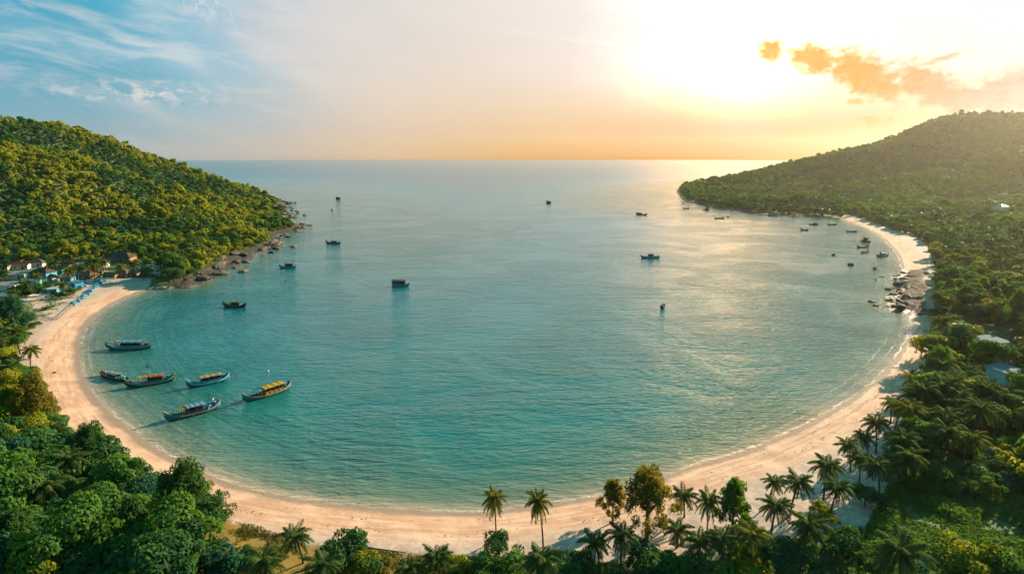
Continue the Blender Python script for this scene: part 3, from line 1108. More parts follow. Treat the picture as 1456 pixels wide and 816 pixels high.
NG = 'trees and shrubs along the near beach'
broad_at(922, 708, 6, 'bronze', 'big bronze feathery tree, the tallest on the near beach', NG, 1.12, 4)
broad_at(872, 706, 7, 'bronze', 'smaller bronze feathery tree at the left side of the tallest one', NG, .85, 3)
broad_at(1043, 716, 7, 'mid green', 'upright bright green feathery tree between palms on the near beach', NG, 1.15, 3)
broad_at(491, 776, 5, 'deep green', 'round dark shrub beside the left end of the drift log', NG, 1.25, 3, 1.25)
broad_at(510, 800, 4, 'yellow green', 'yellowish shrub in front of the round dark shrub', NG, 1.1)
broad_at(541, 806, 4, 'bronze', 'bronze shrub below the drift log', NG, .9)
broad_at(708, 768, 5, 'deep green', 'upper dark shrub at the foot of the left lone palm', NG, .80, 3, 1.15)
broad_at(706, 800, 5, 'mid green', 'lower wider shrub at the foot of the left lone palm', NG, 1.2)
broad_at(650, 797, 4, 'yellow green', 'small yellowish shrub right beside the single palm', NG, .95)
broad_at(823, 806, 5, 'deep green', 'dark shrub at the bottom edge beside the broad palm', NG, 1.05)
broad_at(918, 790, 5, 'deep green', 'dark rounded shrub in the shade of the bronze feathery tree', NG, 1.2)
broad_at(960, 806, 4, 'mid green', 'bright low shrub at the start of the bottom hedge', NG, 1.2)
broad_at(1010, 806, 5, 'mid green', 'bright low shrub midway along the bottom hedge', NG, 1.2)
broad_at(1056, 806, 4, 'yellow green', 'yellow green low shrub ending the bottom hedge', NG, 1.25)
broad_at(1108, 788, 3, 'deep green', 'dark broad tree at the bottom, left of the sandy gap', NG, .80)
broad_at(1160, 798, 2, 'deep green', 'lower dark tree at the bottom, filling the edge by the sandy gap', NG, .8)
broad_at(1200, 776, 1, 'deep green', 'dense dark tree at the bottom right beside the sandy gap', NG, .85)
broad_at(1252, 800, 0, 'mid green', 'mid green tree at the bottom next to the green meadow', NG, .9)
broad_at(1170, 722, 4, 'yellow green', 'yellowish shrub on the sand under the round headed palm', NG, .85)
broad_at(1232, 700, 4, 'deep green', 'small dark tree alone on the open sand clearing', NG, 1.0, 3, 1.3)
broad_at(1390, 786, 5, 'yellow green', 'sunlit shrub standing in the green meadow', NG, 1.3)
broad_at(1432, 792, 5, 'mid green', 'green shrub at the right end of the meadow', NG, 1.3)
broad_at(1296, 812, 5, 'blue green', 'bluish shrub at the bottom edge of the meadow', NG, 1.0)

VG = 'trees and shrubs of the village'
broad_at(85, 350, 3, 'yellow green', 'big bright yellow green tree towering behind the village roofs', VG, 1.25, 5, 1.2)
broad_at(62, 408, 5, 'mid green', 'round shrub between the low teal hut and the white shade', VG, 1.2, 3)
broad_at(30, 410, 5, 'deep green', 'dark shrub beside the whitewashed hut', VG, 1.2, 3)
broad_at(76, 409, 4, 'yellow green', 'yellowish shrub beside the small blue walled hut', VG, 1.1, 3)
broad_at(66, 437, 4, 'mid green', 'low green shrub in the sandy yard', VG, .8, 3, .6)
broad_at(48, 461, 4, 'mid green', 'low green shrub on the sand below the yard fence', VG, .9, 3, .6)
broad_at(130, 372, 2, 'deep green', 'dark domed tree between the tall palm and the brown roofed house', VG, .9, 4)
broad_at(228, 372, 1, 'mid green', 'round tree above the sky blue shelter', VG, .85, 4)
broad_at(5, 375, 1, 'deep green', 'dark tree at the far left above the village', VG, .8, 4)
palm_at(35, 402, 2, 'palm leaning over the grey roofs at the left of the village', HG, .95)
palm_at(52, 392, 0, 'palm in front of the brown tiled hut', HG, .85, golden=True)
palm_at(112, 380, 3, 'dense palm behind the blue heaps', HG, 1.0)
palm_at(134, 378, 1, 'slim palm over the small thatched hut', HG, 1.0, golden=True)
palm_at(72, 374, 2, 'palm rising behind the brown tiled hut', HG, 1.1)
palm_at(18, 415, 3, 'low dense palm beside the left edge of the sandy yard', HG, .8)
broad_at(100, 412, 5, 'mid green', 'green shrub between the small blue hut and the barrels', VG, .9, 2)
broad_at(40, 413, 5, 'mid green', 'green shrub left of the white shade', VG, 1.0, 2)
broad_at(84, 418, 4, 'deep green', 'dark low shrub in front of the small blue hut', VG, .9, 2)
broad_at(16, 432, 5, 'yellow green', 'yellowish shrub at the left side of the sandy yard', VG, 1.0, 2)
broad_at(62, 366, 0, 'deep green', 'dark round tree behind the brown tiled hut', VG, .8, 4)

# ------------------------------------------------------------------ shore rocks
def rock_material():
    m, t = new_mat('shore_rock')
    pos = t.n('ShaderNodeNewGeometry').outputs['Position']
    oi = t.n('ShaderNodeObjectInfo').outputs['Random']
    n1 = t.noise(pos, 0.7, 5, 0.65, 0.4)
    n2 = t.noise(pos, 3.0, 4, 0.6)
    sx = t.n('ShaderNodeSeparateXYZ')
    t.nt.links.new(pos, sx.inputs[0])
    c = t.mix(t.m('ADD', t.m('MULTIPLY', n1, .7), t.m('MULTIPLY', oi, .4), clamp=True), (0.050, 0.040, 0.032), (0.19, 0.14, 0.10))
    c = t.mix(t.smooth(t.m('ADD', sx.outputs[2], n2), 1.3, 0.5), c, (0.030, 0.026, 0.022))      # wet, weedy foot
    b = principled(t, c, .8, .3, bump(t, t.m('ADD', n1, t.m('MULTIPLY', n2, .4)), .4, .9))
    t.nt.links.new(b.outputs[0], t.out.inputs[0])
    return m


ROCK = rock_material()


def rock_mesh(seed):
    bm = bmesh.new()
    bmesh.ops.create_icosphere(bm, subdivisions=3, radius=1)
    g = np.random.default_rng(seed)
    cuts = [(Vector(unit(g.normal(size=3))), .55 + .3 * g.random()) for _ in range(9)]
    for v in bm.verts:
        for n_, d_ in cuts:
            k = v.co.dot(n_) - d_
            if k > 0:
                v.co -= n_ * k * .92
        q = np.array(v.co) * 2.3 + seed
        v.co *= 1 + .14 * (float(vnoise(q[:1] + 20, q[1:2] + q[2:3] + 20, seed)[0]) - .5)
    me = bpy.data.meshes.new('rock')
    bm.to_mesh(me)
    bm.free()
    me.materials.append(ROCK)
    return me


ROCKS = [rock_mesh(3 + i) for i in range(6)]


def rocks(line, n, spread, smin, smax, label, group, seed, off=0.0):
    g = np.random.default_rng(seed)
    L = np.array(line)
    seg = np.hypot(*np.diff(L, axis=0).T)
    cum = np.concatenate([[0], np.cumsum(seg)])
    for k in range(n):
        s = cum[-1] * (k + g.random()) / n
        i = min(np.searchsorted(cum, s) - 1, len(seg) - 1)
        p = L[i] + (L[i + 1] - L[i]) * ((s - cum[i]) / seg[i]) + g.normal(size=2) * spread + off
        z = zat(*p)
        if z < -1.1 or z > 6:
            continue
        o = bpy.data.objects.new('shore_rock', ROCKS[int(g.integers(6))])
        C.objects.link(o)
        sz = smin + (smax - smin) * g.random() ** 2
        o.location = (p[0], p[1], max(z, -.4) + sz * .10)
        o.rotation_euler = (g.normal() * .15, g.normal() * .15, g.random() * 6.28)
        o.scale = (sz * (1 + .6 * g.random()), sz * .8, sz * (.38 + .3 * g.random()))
        tag(o, label, 'rock', group)


rocks(ROCK_LINE_L, 190, 8, .8, 4.2, 'brown jagged rock on the shore of the left headland', 'rocks along the left headland shore', 5)
rocks(ROCK_LINE_R, 70, 3.8, .7, 2.7, 'brown rock in the outcrop breaking up the right beach', 'rocks of the outcrop on the right beach', 6)
rocks(ROCK_LINE_F, 26, 6, 1.2, 3.4, 'low dark rock off the tip of the right headland', 'rocks at the tip of the right headland', 8)

# ------------------------------------------------------------------ boats
PAL = {
    'teal': paint('paint_teal', (0.06, 0.32, 0.38)), 'navy': paint('paint_navy', (0.025, 0.085, 0.13)), 'blue': paint('paint_blue', (0.07, 0.34, 0.52)),
    'pale': paint('paint_pale', (0.50, 0.55, 0.55)), 'white': paint('paint_white', (0.74, 0.72, 0.68), dirtf=.15), 'wood': paint('worn_wood', (0.28, 0.17, 0.09), stripes=('X', 3.0)),
    'dark': paint('dark_wood', (0.035, 0.026, 0.022)), 'yellow': paint('tarp_yellow', (0.62, 0.43, 0.025), .7), 'orange': paint('tarp_orange', (0.50, 0.19, 0.045), .7),
    'tan': paint('tarp_tan', (0.50, 0.36, 0.20), .8), 'sky': paint('tarp_sky_blue', (0.24, 0.46, 0.60), .55, stripes=('X', 1.5)), 'green': paint('paint_green', (0.04, 0.19, 0.15)),
    'black': paint('black_gap', (0.010, 0.011, 0.013)), 'cream': paint('plaster_cream', (0.52, 0.45, 0.36)), 'gold': paint('paint_ochre', (0.42, 0.24, 0.05)),
}


def hull_pts(s, L, B, rise):
    """one cross-section of the hull: keel, bilge, wale, gunwale (half)"""
    hb = B / 2 * max(0.02, (1 - abs(s) ** (1.9 if s > 0 else 3.2))) ** (.85 if s > 0 else .62) * (1 if s > 0 else .96)
    sh = .72 + .16 * s * s + (rise if s > 0 else rise * .72) * abs(s) ** 3.4
    kz = -.45 + (sh - .2 + .45) * max(0, abs(s) - .62) ** 1.7 * 2.6 * (1.0 if s > 0 else .8)
    kz = min(kz, sh - .22)
    x = s * L / 2
    return [(x, 0, kz), (x, hb * .55, kz + (sh - kz) * .20), (x, hb * .86, kz + (sh - kz) * .58), (x, hb, sh)]


def at_s(s, L, B, rise, f=1.0):
    p = hull_pts(s, L, B, rise)
    return p[3][0], p[3][1] * f, p[3][2]


def make_boat(name, bow, stern, label, group, st):
    b0, b1 = P(*bow), P(*stern)
    dx, dy = b0[0] - b1[0], b0[1] - b1[1]
    L = math.hypot(dx, dy) * st.get('k', 1.0)
    B = st.get('beam', L * .215)
    rise = st.get('rise', 2.0)
    fine = st.get('fine', True)
    root = empty(name, ((b0[0] + b1[0]) / 2, (b0[1] + b1[1]) / 2, 0.0), math.atan2(dy, dx))
    tag(root, label, 'boat', group)
    ns = 22 if fine else 12
    ss = [-1 + 2 * k / ns for k in range(ns + 1)]
    sec = [hull_pts(s, L, B, rise) for s in ss]
    h = MB()
    rows = []
    for q in sec:
        rows.append([(x, -y, z) for x, y, z in q[3:0:-1]] + [q[0]] + [(x, y, z) for x, y, z in q[1:]])
    h.sheet(rows, .07)
    h.build('hull', PAL[st['hull']], root, True)
    for sg in (1, -1):
        g = MB()
        g.tube([(q[3][0], sg * q[3][1], q[3][2] + .03) for q in sec], .085, 5)
        g.build('gunwale', PAL[st.get('rail', 'wood')], root)
        if fine:
            g = MB()
            g.tube([(q[2][0], sg * (q[2][1] * .5 + q[3][1] * .5 + .05), q[2][2] * .5 + q[3][2] * .5) for q in sec[1:-1]], .10, 5)
            g.build('wale', PAL[st.get('wale', 'pale')], root)
    d = MB()
    d.sheet([[(q[3][0], -q[3][1] * .93, q[3][2] - .22), (q[3][0], 0, q[3][2] - .18), (q[3][0], q[3][1] * .93, q[3][2] - .22)] for q in sec[1:-1]], .05)
    d.build('deck', PAL[st.get('deck', 'teal')], root)
    if fine:
        m = MB()
        x, y, z = at_s(.985, L, B, rise)
        m.tube([(x - .5, 0, z - .25), (x + .05, 0, z + .1), (x + .25, 0, z + .65)], [.12, .10, .05], 5)
        m.build('prow_post', PAL[st.get('rail', 'wood')], root)
        m = MB()
        x, y, z = at_s(-.97, L, B, rise)
        m.tube([(x + .3, 0, z - .2), (x - .1, 0, z + .3), (x - .25, 0, z + 1.0)], [.11, .08, .04], 5)
        m.build('stern_post', PAL[st.get('rail', 'wood')], root)
    for (s0, s1, colr, ht, wall) in st.get('roofs', []):
        zb = .72
        ht *= 1.22
        x0, x1 = s0 * L / 2, s1 * L / 2
        hw = min(hull_pts((s0 + s1) / 2, L, B, rise)[3][1], hull_pts(s0, L, B, rise)[3][1] + .25) * .92
        n = max(2, int((x1 - x0) / 1.5)) if fine else 2
        if fine or ht > 1.8:
            for k in range(n + 1):
                xx = x0 + .12 + (x1 - x0 - .24) * k / n
                for sg in (1, -1):
                    g = MB()
                    g.box((xx, sg * (hw - .1), (zb + ht + zb - .25) / 2), (.09, .09, ht + .25))
                    g.build('post', PAL[st.get('post', 'wood')], root)
        if wall:
            g = MB()
            g.box(((x0 + x1) / 2, 0, zb - .15 + ht * .22), (x1 - x0 - .3, hw * 2 - .32, ht * .44), bevel=.04)
            g.build('cabin_side', PAL[wall], root)
            g = MB()
            g.box(((x0 + x1) / 2, 0, zb - .15 + ht * .70), (x1 - x0 - .5, hw * 2 - .6, ht * .42))
            g.build('cabin_window', PAL['black'], root)
        g = MB()
        nu, nv = 10, 9
        rows = []
        for i in range(nu + 1):
            xx = x0 - .25 + (x1 - x0 + .5) * i / nu
            rows.append([(xx, hw * 1.06 * (2 * j / (nv - 1) - 1), zb + ht + .30 * (1 - (2 * j / (nv - 1) - 1) ** 2) - .05 * math.sin(i * math.pi) + .05 * (rnd.random() - .5) * st.get('sag', 1)) for j in range(nv)])
        g.sheet(rows, .06)
        rf = g.build('roof', PAL[colr], root)
        if fine:
            for k in range(3):
                c = MB()
                xx = x0 + (x1 - x0) * (k + .6) / 3.2
                c.tube([(xx, hw * 1.08 * (2 * j / 8 - 1), zb + ht + .34 * (1 - (2 * j / 8 - 1) ** 2) + .05) for j in range(9)], .05, 4)
                c.build('roof_batten', PAL[st.get('post', 'wood')], rf)
    for k, (s, colr) in enumerate(st.get('cargo', [])):
        x, y, z = at_s(s, L, B, rise)
        g = MB()
        for q in range(5):
            g.box((x + (rnd.random() - .5) * 1.3, (rnd.random() - .5) * y * 1.1, z - .1 + .18 * q), (.5 + .5 * rnd.random(), .4 + .5 * rnd.random(), .28 + .2 * rnd.random()), rnd.random() * 3, .05)
        g.build('net_heap', PAL[colr], root)
    for (s, hgt) in st.get('masts', []):
        x, y, z = at_s(s, L, B, rise)
        g = MB()
        g.tube([(x, 0, z - .3), (x, .05, z + hgt)], [.08, .05], 5)
        g.build('mast', PAL['wood'], root)
    if st.get('engine'):
        x, y, z = at_s(-.80, L, B, rise)
        g = MB()
        g.box((x, 0, z + .2), (.8, .5, .5), 0, .06)
        g.tube([(x, 0, z + .2), (x - 2.0, .2, z - .1), (x - 3.2, .3, -.15)], [.06, .05, .05], 5)
        g.build('long_tail_engine', PAL['navy'], root)
    return root


NB = 'long wooden boats moored off the left beach'
make_boat('passenger_boat', (150, 496), (217, 495), 'blue roofed long wooden boat with a dark window row, farthest of the moored cluster', NB,
          dict(hull='teal', wale='pale', deck='teal', roofs=[(-.62, .30, 'blue', 1.55, 'teal'), (.36, .5, 'wood', 1.5, None)], masts=[(-.72, 2.2)], cargo=[(-.74, 'wood')], engine=1))
make_boat('wooden_boat', (142, 533), (183, 543), 'short dark wooden boat with low blue cover, nearest the left sand', NB,
          dict(hull='dark', wale='wood', deck='wood', roofs=[(-.35, .35, 'sky', .75, 'navy')], rise=.7, beam=2.5, cargo=[(.62, 'wood'), (-.62, 'blue')]))
make_boat('passenger_boat', (177, 551), (250, 541), 'long wooden boat with an orange roof and yellow front canopy', NB,
          dict(hull='green', wale='pale', deck='teal', rail='wood', roofs=[(-.52, .12, 'orange', 1.5, 'green'), (.14, .44, 'yellow', 1.45, None)], cargo=[(-.70, 'teal')], engine=1, sag=2.5))
make_boat('passenger_boat', (265, 552), (327, 539), 'blue hulled long boat with one tan roof', NB,
          dict(hull='blue', wale='white', deck='blue', roofs=[(-.58, .34, 'tan', 1.45, 'teal')], rail='teal', cargo=[(-.76, 'blue')], engine=1, sag=2))
make_boat('passenger_boat', (234, 600), (314, 579), 'nearest long boat with a pale blue roof and yellow awning', NB,
          dict(hull='teal', wale='wood', deck='teal', roofs=[(-.36, .22, 'sky', 1.6, 'navy'), (.25, .45, 'yellow', 1.4, None)], masts=[(-.62, 1.6), (-.80, 2.6)],
               cargo=[(-.50, 'blue'), (-.66, 'navy'), (-.80, 'teal')], engine=1))
make_boat('passenger_boat', (345, 573), (414, 551), 'long boat with a yellow roof and blue front canopy, right of the moored cluster', NB,
          dict(hull='teal', wale='gold', deck='navy', roofs=[(-.60, .18, 'yellow', 1.55, 'gold'), (.20, .46, 'blue', 1.35, None)], cargo=[(-.78, 'teal')], engine=1, sag=2))
MB_ = 'boats anchored in the open bay'
make_boat('fishing_boat', (317, 436), (350, 437), 'small dark wooden boat with a low flat cabin between the headland and the moored cluster', MB_,
          dict(hull='navy', wale='wood', deck='dark', roofs=[(-.55, .25, 'green', 1.3, 'navy')], masts=[(-.3, 3)], cargo=[(.5, 'wood')]))
make_boat('fishing_boat', (397, 381), (421, 381), 'blue green boat with a dark canopy anchored off the rocky headland', MB_,
          dict(hull='teal', wale='white', deck='navy', roofs=[(-.70, .30, 'navy', 1.5, 'navy')], rise=1.5))
make_boat('fishing_boat', (463, 346), (484, 347), 'dark boat with two thin masts anchored beyond the headland rocks', MB_,
          dict(hull='navy', wale='teal', deck='navy', roofs=[(-.6, .2, 'teal', 1.2, 'navy')], masts=[(.0, 4.5), (.3, 4.5)], rise=1.6))
make_boat('ferry_boat', (582, 407), (557, 406), 'boxy boat with a long dark roof and pale hull in mid bay', MB_,
          dict(hull='teal', wale='white', deck='navy', roofs=[(-.95, .62, 'dark', 1.9, 'navy')], rise=.9, beam=2.9, masts=[(.3, 4.0)]))
make_boat('fishing_boat', (911, 367), (938, 367), 'green fishing boat with a tall mast on the bright water', MB_,
          dict(hull='green', wale='pale', deck='navy', roofs=[(-.35, .25, 'pale', 1.7, 'teal')], masts=[(.05, 8.0), (-.7, 2.5)], cargo=[(-.6, 'wood'), (.5, 'teal')], rise=1.3))
make_boat('fishing_boat', (904, 305), (920, 306), 'low dark fishing boat far out on the pale water left of the right headland', MB_,
          dict(hull='dark', deck='dark', roofs=[(-.1, .75, 'dark', 1.0, 'dark')], fine=False, beam=3.2))
make_boat('house_boat', (483, 284), (478.5, 283), 'tiny tall boxy boat with a pale cabin near the left horizon', MB_,
          dict(hull='dark', deck='dark', roofs=[(-.7, .7, 'tan', 2.2, 'gold')], fine=False, beam=5, rise=.7))
make_boat('house_boat', (782.5, 290), (777.5, 289), 'tiny black tall boat far out in the middle of the bay mouth', MB_,
          dict(hull='black', deck='black', roofs=[(-.7, .8, 'dark', 2.0, 'black')], fine=False, beam=5, rise=.8))
make_boat('rowing_boat', (945, 437), (939.5, 439), 'tiny black boat seen end on, alone below the green fishing boat', MB_,
          dict(hull='black', deck='dark', roofs=[(-.5, .1, 'black', 1.0, 'black')], fine=False, beam=1.8, rise=1.1))
FB = 'small boats near the right shore'
for bow, stern, lab, st in [
    ((971, 297), (980, 297), 'dark boat nearest the tip of the right headland', dict(hull='dark')),
    ((1030, 311), (1016, 311), 'long brown boat with a thin mast off the right headland', dict(hull='gold', masts=[(0, 7)])),
    ((1000, 299), (1009, 299), 'short brown boat between the headland tip and the masted boat', dict(hull='wood', roofs=[(-.6, .4, 'wood', 2.2, 'dark')])),
    ((1037, 309.5), (1033, 309), 'tiny dinghy trailing the masted brown boat', dict(hull='dark')),
    ((1092, 307.5), (1106, 307.5), 'flat grey boat lying along the far shore strip', dict(hull='dark')),
    ((1150, 320), (1164, 320), 'left one of two long dark boats side by side off the far beach', dict(hull='dark', roofs=[(-.6, .2, 'dark', 1.0, 'dark')])),
    ((1176, 320), (1190, 320), 'right one of two long dark boats side by side off the far beach', dict(hull='dark')),
    ((1138, 327.5), (1149, 328), 'small dark boat just below the two long dark boats', dict(hull='dark', rise=1.4)),
    ((1203, 330), (1219, 330), 'flat brown boat afloat where the beach curves', dict(hull='wood', beam=3.4)),
    ((1224, 343), (1238, 345), 'brown boat with a rounded cabin nearest the curve of the beach', dict(hull='wood', roofs=[(-.3, .4, 'wood', 2.4, 'dark')])),
    ((1218, 352.5), (1236, 351.5), 'long low dark boat lying across the water', dict(hull='dark', rise=1.6)),
    ((1224, 360), (1236, 358), 'dark boat heaped with gear below the long low boat', dict(hull='green', cargo=[(0, 'dark'), (.3, 'wood')])),
    ((1246, 365), (1264, 364), 'teal boat with white fittings closest to the right sand', dict(hull='teal', rail='white', roofs=[(-.2, .35, 'white', 1.5, 'teal')], masts=[(.4, 2.5)])),
    ((1251, 360.5), (1259, 360), 'small dark dinghy just behind the teal boat', dict(hull='dark', cargo=[(0, 'dark')])),
    ((1205, 377), (1214, 377.5), 'small dark boat with a post, farther from the sand than the teal boat', dict(hull='dark', masts=[(-.2, 2.6)], cargo=[(-.2, 'dark')])),
    ((1182.5, 363.3), (1187.5, 363.3), 'tiny dark skiff alone left of the small boats', dict(hull='dark')),
    ((1241, 383), (1246, 383), 'tiny dark skiff below the teal boat', dict(hull='dark')),
]:
    st.setdefault('deck', 'dark')
    st.setdefault('fine', False)
    st.setdefault('beam', 2.6 if abs(bow[0] - stern[0]) > 9 else 1.7)
    st.setdefault('rise', 1.0)
    make_boat('small_boat', bow, stern, lab, FB, st)
bt = make_boat('moored_boat', (243, 411), (215, 411), 'white and grey boat lying at the edge of the sand by the headland rocks', None,
               dict(hull='white', wale='navy', deck='pale', rail='dark', rise=.8, cargo=[(-.4, 'navy'), (.3, 'pale')]))

# mooring buoys
for (x_, y_, colr, lab) in [(210, 521, 'dark', 'dark mooring buoy between the blue roofed boat and the orange roofed boat'), (381, 528, 'white', 'pale mooring buoy above the yellow roofed boat'),
                            (472, 299, 'dark', 'dark buoy below the tiny boxy boat near the left horizon'), (1245, 398, 'dark', 'small dark buoy near the rocks of the right beach'),
                            (407, 399, 'wood', 'small brown float below the boat off the headland'), (302, 568, 'pale', 'small pale float just above the nearest long boat')]:
    x, y = P(x_, y_)
    dist = math.hypot(x, y)
    r = max(.35, dist * .0013)
    b = MB()
    bmesh.ops.create_uvsphere(b.bm, u_segments=12, v_segments=8, radius=r)
    root = empty('mooring_buoy', (x, y, r * .3))
    b.build('float', PAL[colr], root, True)
    b = MB()
    b.tube([(0, 0, r * .8), (0, 0, r * 1.9)], r * .18, 6)
    b.build('stick', PAL['dark'], root)
    tag(root, lab, 'buoy')

# ------------------------------------------------------------------ village on the left shore
ROOFM = {
    'tile': paint('roof_tile_brown', (0.17, 0.115, 0.085), .85, stripes=('X', 2.2)), 'thatch': paint('roof_thatch', (0.30, 0.20, 0.11), .95, stripes=('Y', 4.0)),
    'grey': paint('roof_sheet_grey', (0.42, 0.42, 0.41), .5, stripes=('X', 2.0)), 'rust': paint('roof_rust', (0.33, 0.145, 0.07), .8, stripes=('X', 2.0)),
    'white': paint('roof_sheet_white', (0.66, 0.68, 0.68), .45, stripes=('X', 2.0)), 'bluesheet': paint('roof_sheet_blue', (0.13, 0.30, 0.38), .8, stripes=('X', 2.0)),
    'tealtarp': paint('tarp_teal', (0.09, 0.36, 0.36), .6),
}


def house(px, py, wd, dp, ht, rz, wall, roof, label, style='gable', rh=1.8, group='huts of the fishing village', name='hut', z_up=0.0):
    x, y = land(px, py, ht)
    z = zat(x, y)
    root = empty(name, (x, y, z + z_up), rz)
    tag(root, label, 'house' if name == 'house' else 'hut', group)
    taken.append((x, y, max(wd, dp) * .66))
    q = 1 - (8 + ht) / math.hypot(x, y)
    taken.append((x * q, y * q, wd * .62))
    b = MB()
    b.box((0, 0, ht / 2 - .5), (wd, dp, ht + 1))
    b.build('wall', PAL[wall], root)
    o = .55
    b = MB()
    if style == 'gable':
        e0, e1 = (-wd / 2 - o, wd / 2 + o)
        for sg in (1, -1):
            b.sheet([[(e0 + (e1 - e0) * i / 6, sg * (dp / 2 + o), ht - .25 + .05 * (rnd.random() - .5)) for i in range(7)],
                     [(e0 + (e1 - e0) * i / 6, sg * dp / 4, ht + rh / 2 - .08 + .06 * (rnd.random() - .5)) for i in range(7)],
                     [(e0 + (e1 - e0) * i / 6, sg * .01, ht + rh) for i in range(7)]], .12)
    elif style == 'hip':
        i_ = dp / 2
        A, Bq, Cq, Dq = (-wd / 2 - o, -dp / 2 - o, ht - .2), (wd / 2 + o, -dp / 2 - o, ht - .2), (wd / 2 + o, dp / 2 + o, ht - .2), (-wd / 2 - o, dp / 2 + o, ht - .2)
        E, F_ = (-wd / 2 + i_, 0, ht + rh), (wd / 2 - i_, 0, ht + rh)
        vs = [b.bm.verts.new(q) for q in (A, Bq, Cq, Dq, E, F_)]
        fs = [b.bm.faces.new([vs[k] for k in q]) for q in ((0, 1, 5, 4), (1, 2, 5), (2, 3, 4, 5), (3, 0, 4))]
        bmesh.ops.solidify(b.bm, geom=fs, thickness=.12)
    else:
        b.sheet([[(-wd / 2 - o + (wd + 2 * o) * i / 6, -dp / 2 - o + (dp + 2 * o) * j / 3, ht + .12 + rh * (1 - j / 3) * .25 * 0 + rh * j / 3 * .3 + .05 * (rnd.random() - .5)) for i in range(7)] for j in range(4)], .10)
    b.build('roof', ROOFM[roof], root)
    b = MB()
    b.box((wd * .18, -dp / 2 - .02, 1.0), (.95, .10, 2.0))
    b.build('door', PAL['dark'], root)
    for k in (-.30, .38):
        b = MB()
        b.box((wd * k, -dp / 2 - .02, ht * .58), (1.1, .08, .9))
        w_ = b.build('window', PAL['wood'], root)
        b = MB()
        b.box((wd * k, -dp / 2 - .07, ht * .58), (.86, .04, .66))
        b.build('pane', PAL['black'], w_)
    return root


house(61, 386, 11, 7, 3.0, R(-12), 'blue', 'tile', 'hut with a wide brown tiled roof and blue wall in the middle of the village', 'hip', 2.2)
house(26, 389, 9, 6, 2.8, R(8), 'cream', 'grey', 'cream hut with a grey sheet roof left of the brown tiled hut', 'lean', 1.0)
house(12, 404, 10, 7, 3.0, R(5), 'white', 'grey', 'whitewashed hut with a flat grey roof at the far left edge', 'lean', 1.2)
house(127, 390, 9, 6, 2.4, R(-25), 'wood', 'thatch', 'small thatched hut behind the blue heaps', 'hip', 2.0)
house(171, 364, 17, 8, 3.2, R(-6), 'wood', 'tile', 'long brown roofed house on the slope above the palms', 'hip', 2.6, name='house')
house(12, 356, 9, 6, 2.6, R(25), 'cream', 'rust', 'cream walled hut with a rusty gable roof at the upper left of the village', 'gable', 1.8)
house(40, 357, 8, 5, 2.4, R(-10), 'wood', 'rust', 'small wooden hut with a rusty roof, right of the cream walled rusty roofed one', 'gable', 1.6)
house(96, 376, 7, 5, 2.8, R(-15), 'wood', 'rust', 'narrow reddish roofed hut behind the tall village palm', 'gable', 1.8)
house(85, 403, 5.5, 4, 3.0, R(-35), 'blue', 'grey', 'small blue walled hut with a grey roof next to the yard', 'gable', 1.2)
house(42, 399, 9, 5, 2.4, R(4), 'teal', 'bluesheet', 'low teal hut with a blue sheet roof below the brown tiled hut', 'lean', .9)
house(108, 401, 6, 4.5, 2.3, R(-30), 'blue', 'bluesheet', 'little blue shack between the yard and the blue heaps', 'lean', .8)
house(158, 390, 7, 4, 2.1, R(-8), 'wood', 'thatch', 'low thatched shack beside the teal awning', 'gable', 1.2)
house(30, 376, 8, 5, 2.6, R(15), 'pale', 'rust', 'small rust roofed hut behind the grey roofed hut', 'gable', 1.7)
house(76, 394, 5, 4, 2.6, R(-30), 'cream', 'thatch', 'tiny thatched hut right of the brown tiled hut', 'gable', 1.6)
house(112, 388, 6, 4.5, 2.6, R(-20), 'teal', 'grey', 'grey roofed teal hut left of the small thatched hut', 'gable', 1.4)
house(142, 384, 6, 4, 2.5, R(-10), 'wood', 'grey', 'grey roofed shack behind the teal awning', 'gable', 1.3)
house(4, 378, 7, 5, 2.6, R(10), 'cream', 'tile', 'brown roofed hut at the left edge above the whitewashed hut', 'gable', 1.7)
house(190, 388, 6, 4, 2.1, R(-4), 'wood', 'thatch', 'thatched shack between the brown sheet roofed shack and the teal awning', 'gable', 1.3)
house(6, 420, 7, 5, 2.8, R(10), 'wood', 'bluesheet', 'blue sheet roofed hut at the left edge beside the sandy yard', 'lean', 1.0)
house(206, 386, 8, 4, 2.2, R(-5), 'wood', 'rust', 'brown sheet roofed shack by the rocks at the end of the beach', 'gable', 1.2)
RGRP = 'houses in the right wood'
house(1406, 486, 9, 7, 4.6, R(12), 'white', 'bluesheet', 'house with a big pale blue sheet roof among the right palms', 'lean', 1.8, RGRP, 'house', .6)
house(1361, 466, 6, 5, 4.6, R(-10), 'pale', 'grey', 'small grey roofed house left of the big blue roof in the right wood', 'lean', 1.0, RGRP, 'house', .6)
house(1428, 528, 7, 6, 5.0, R(20), 'white', 'bluesheet', 'small blue roofed house below the big blue roof in the right wood', 'lean', 1.3, RGRP, 'house', .8)
house(1449, 536, 6, 5, 4.0, R(20), 'cream', 'rust', 'reddish roofed house at the right edge of the right wood', 'lean', 1.0, RGRP, 'house', .6)
house(1424, 297, 9, 8, 6.5, R(10), 'white', 'white', 'white house high on the slope of the right hill', 'hip', 2.2, RGRP, 'house', 3.0)


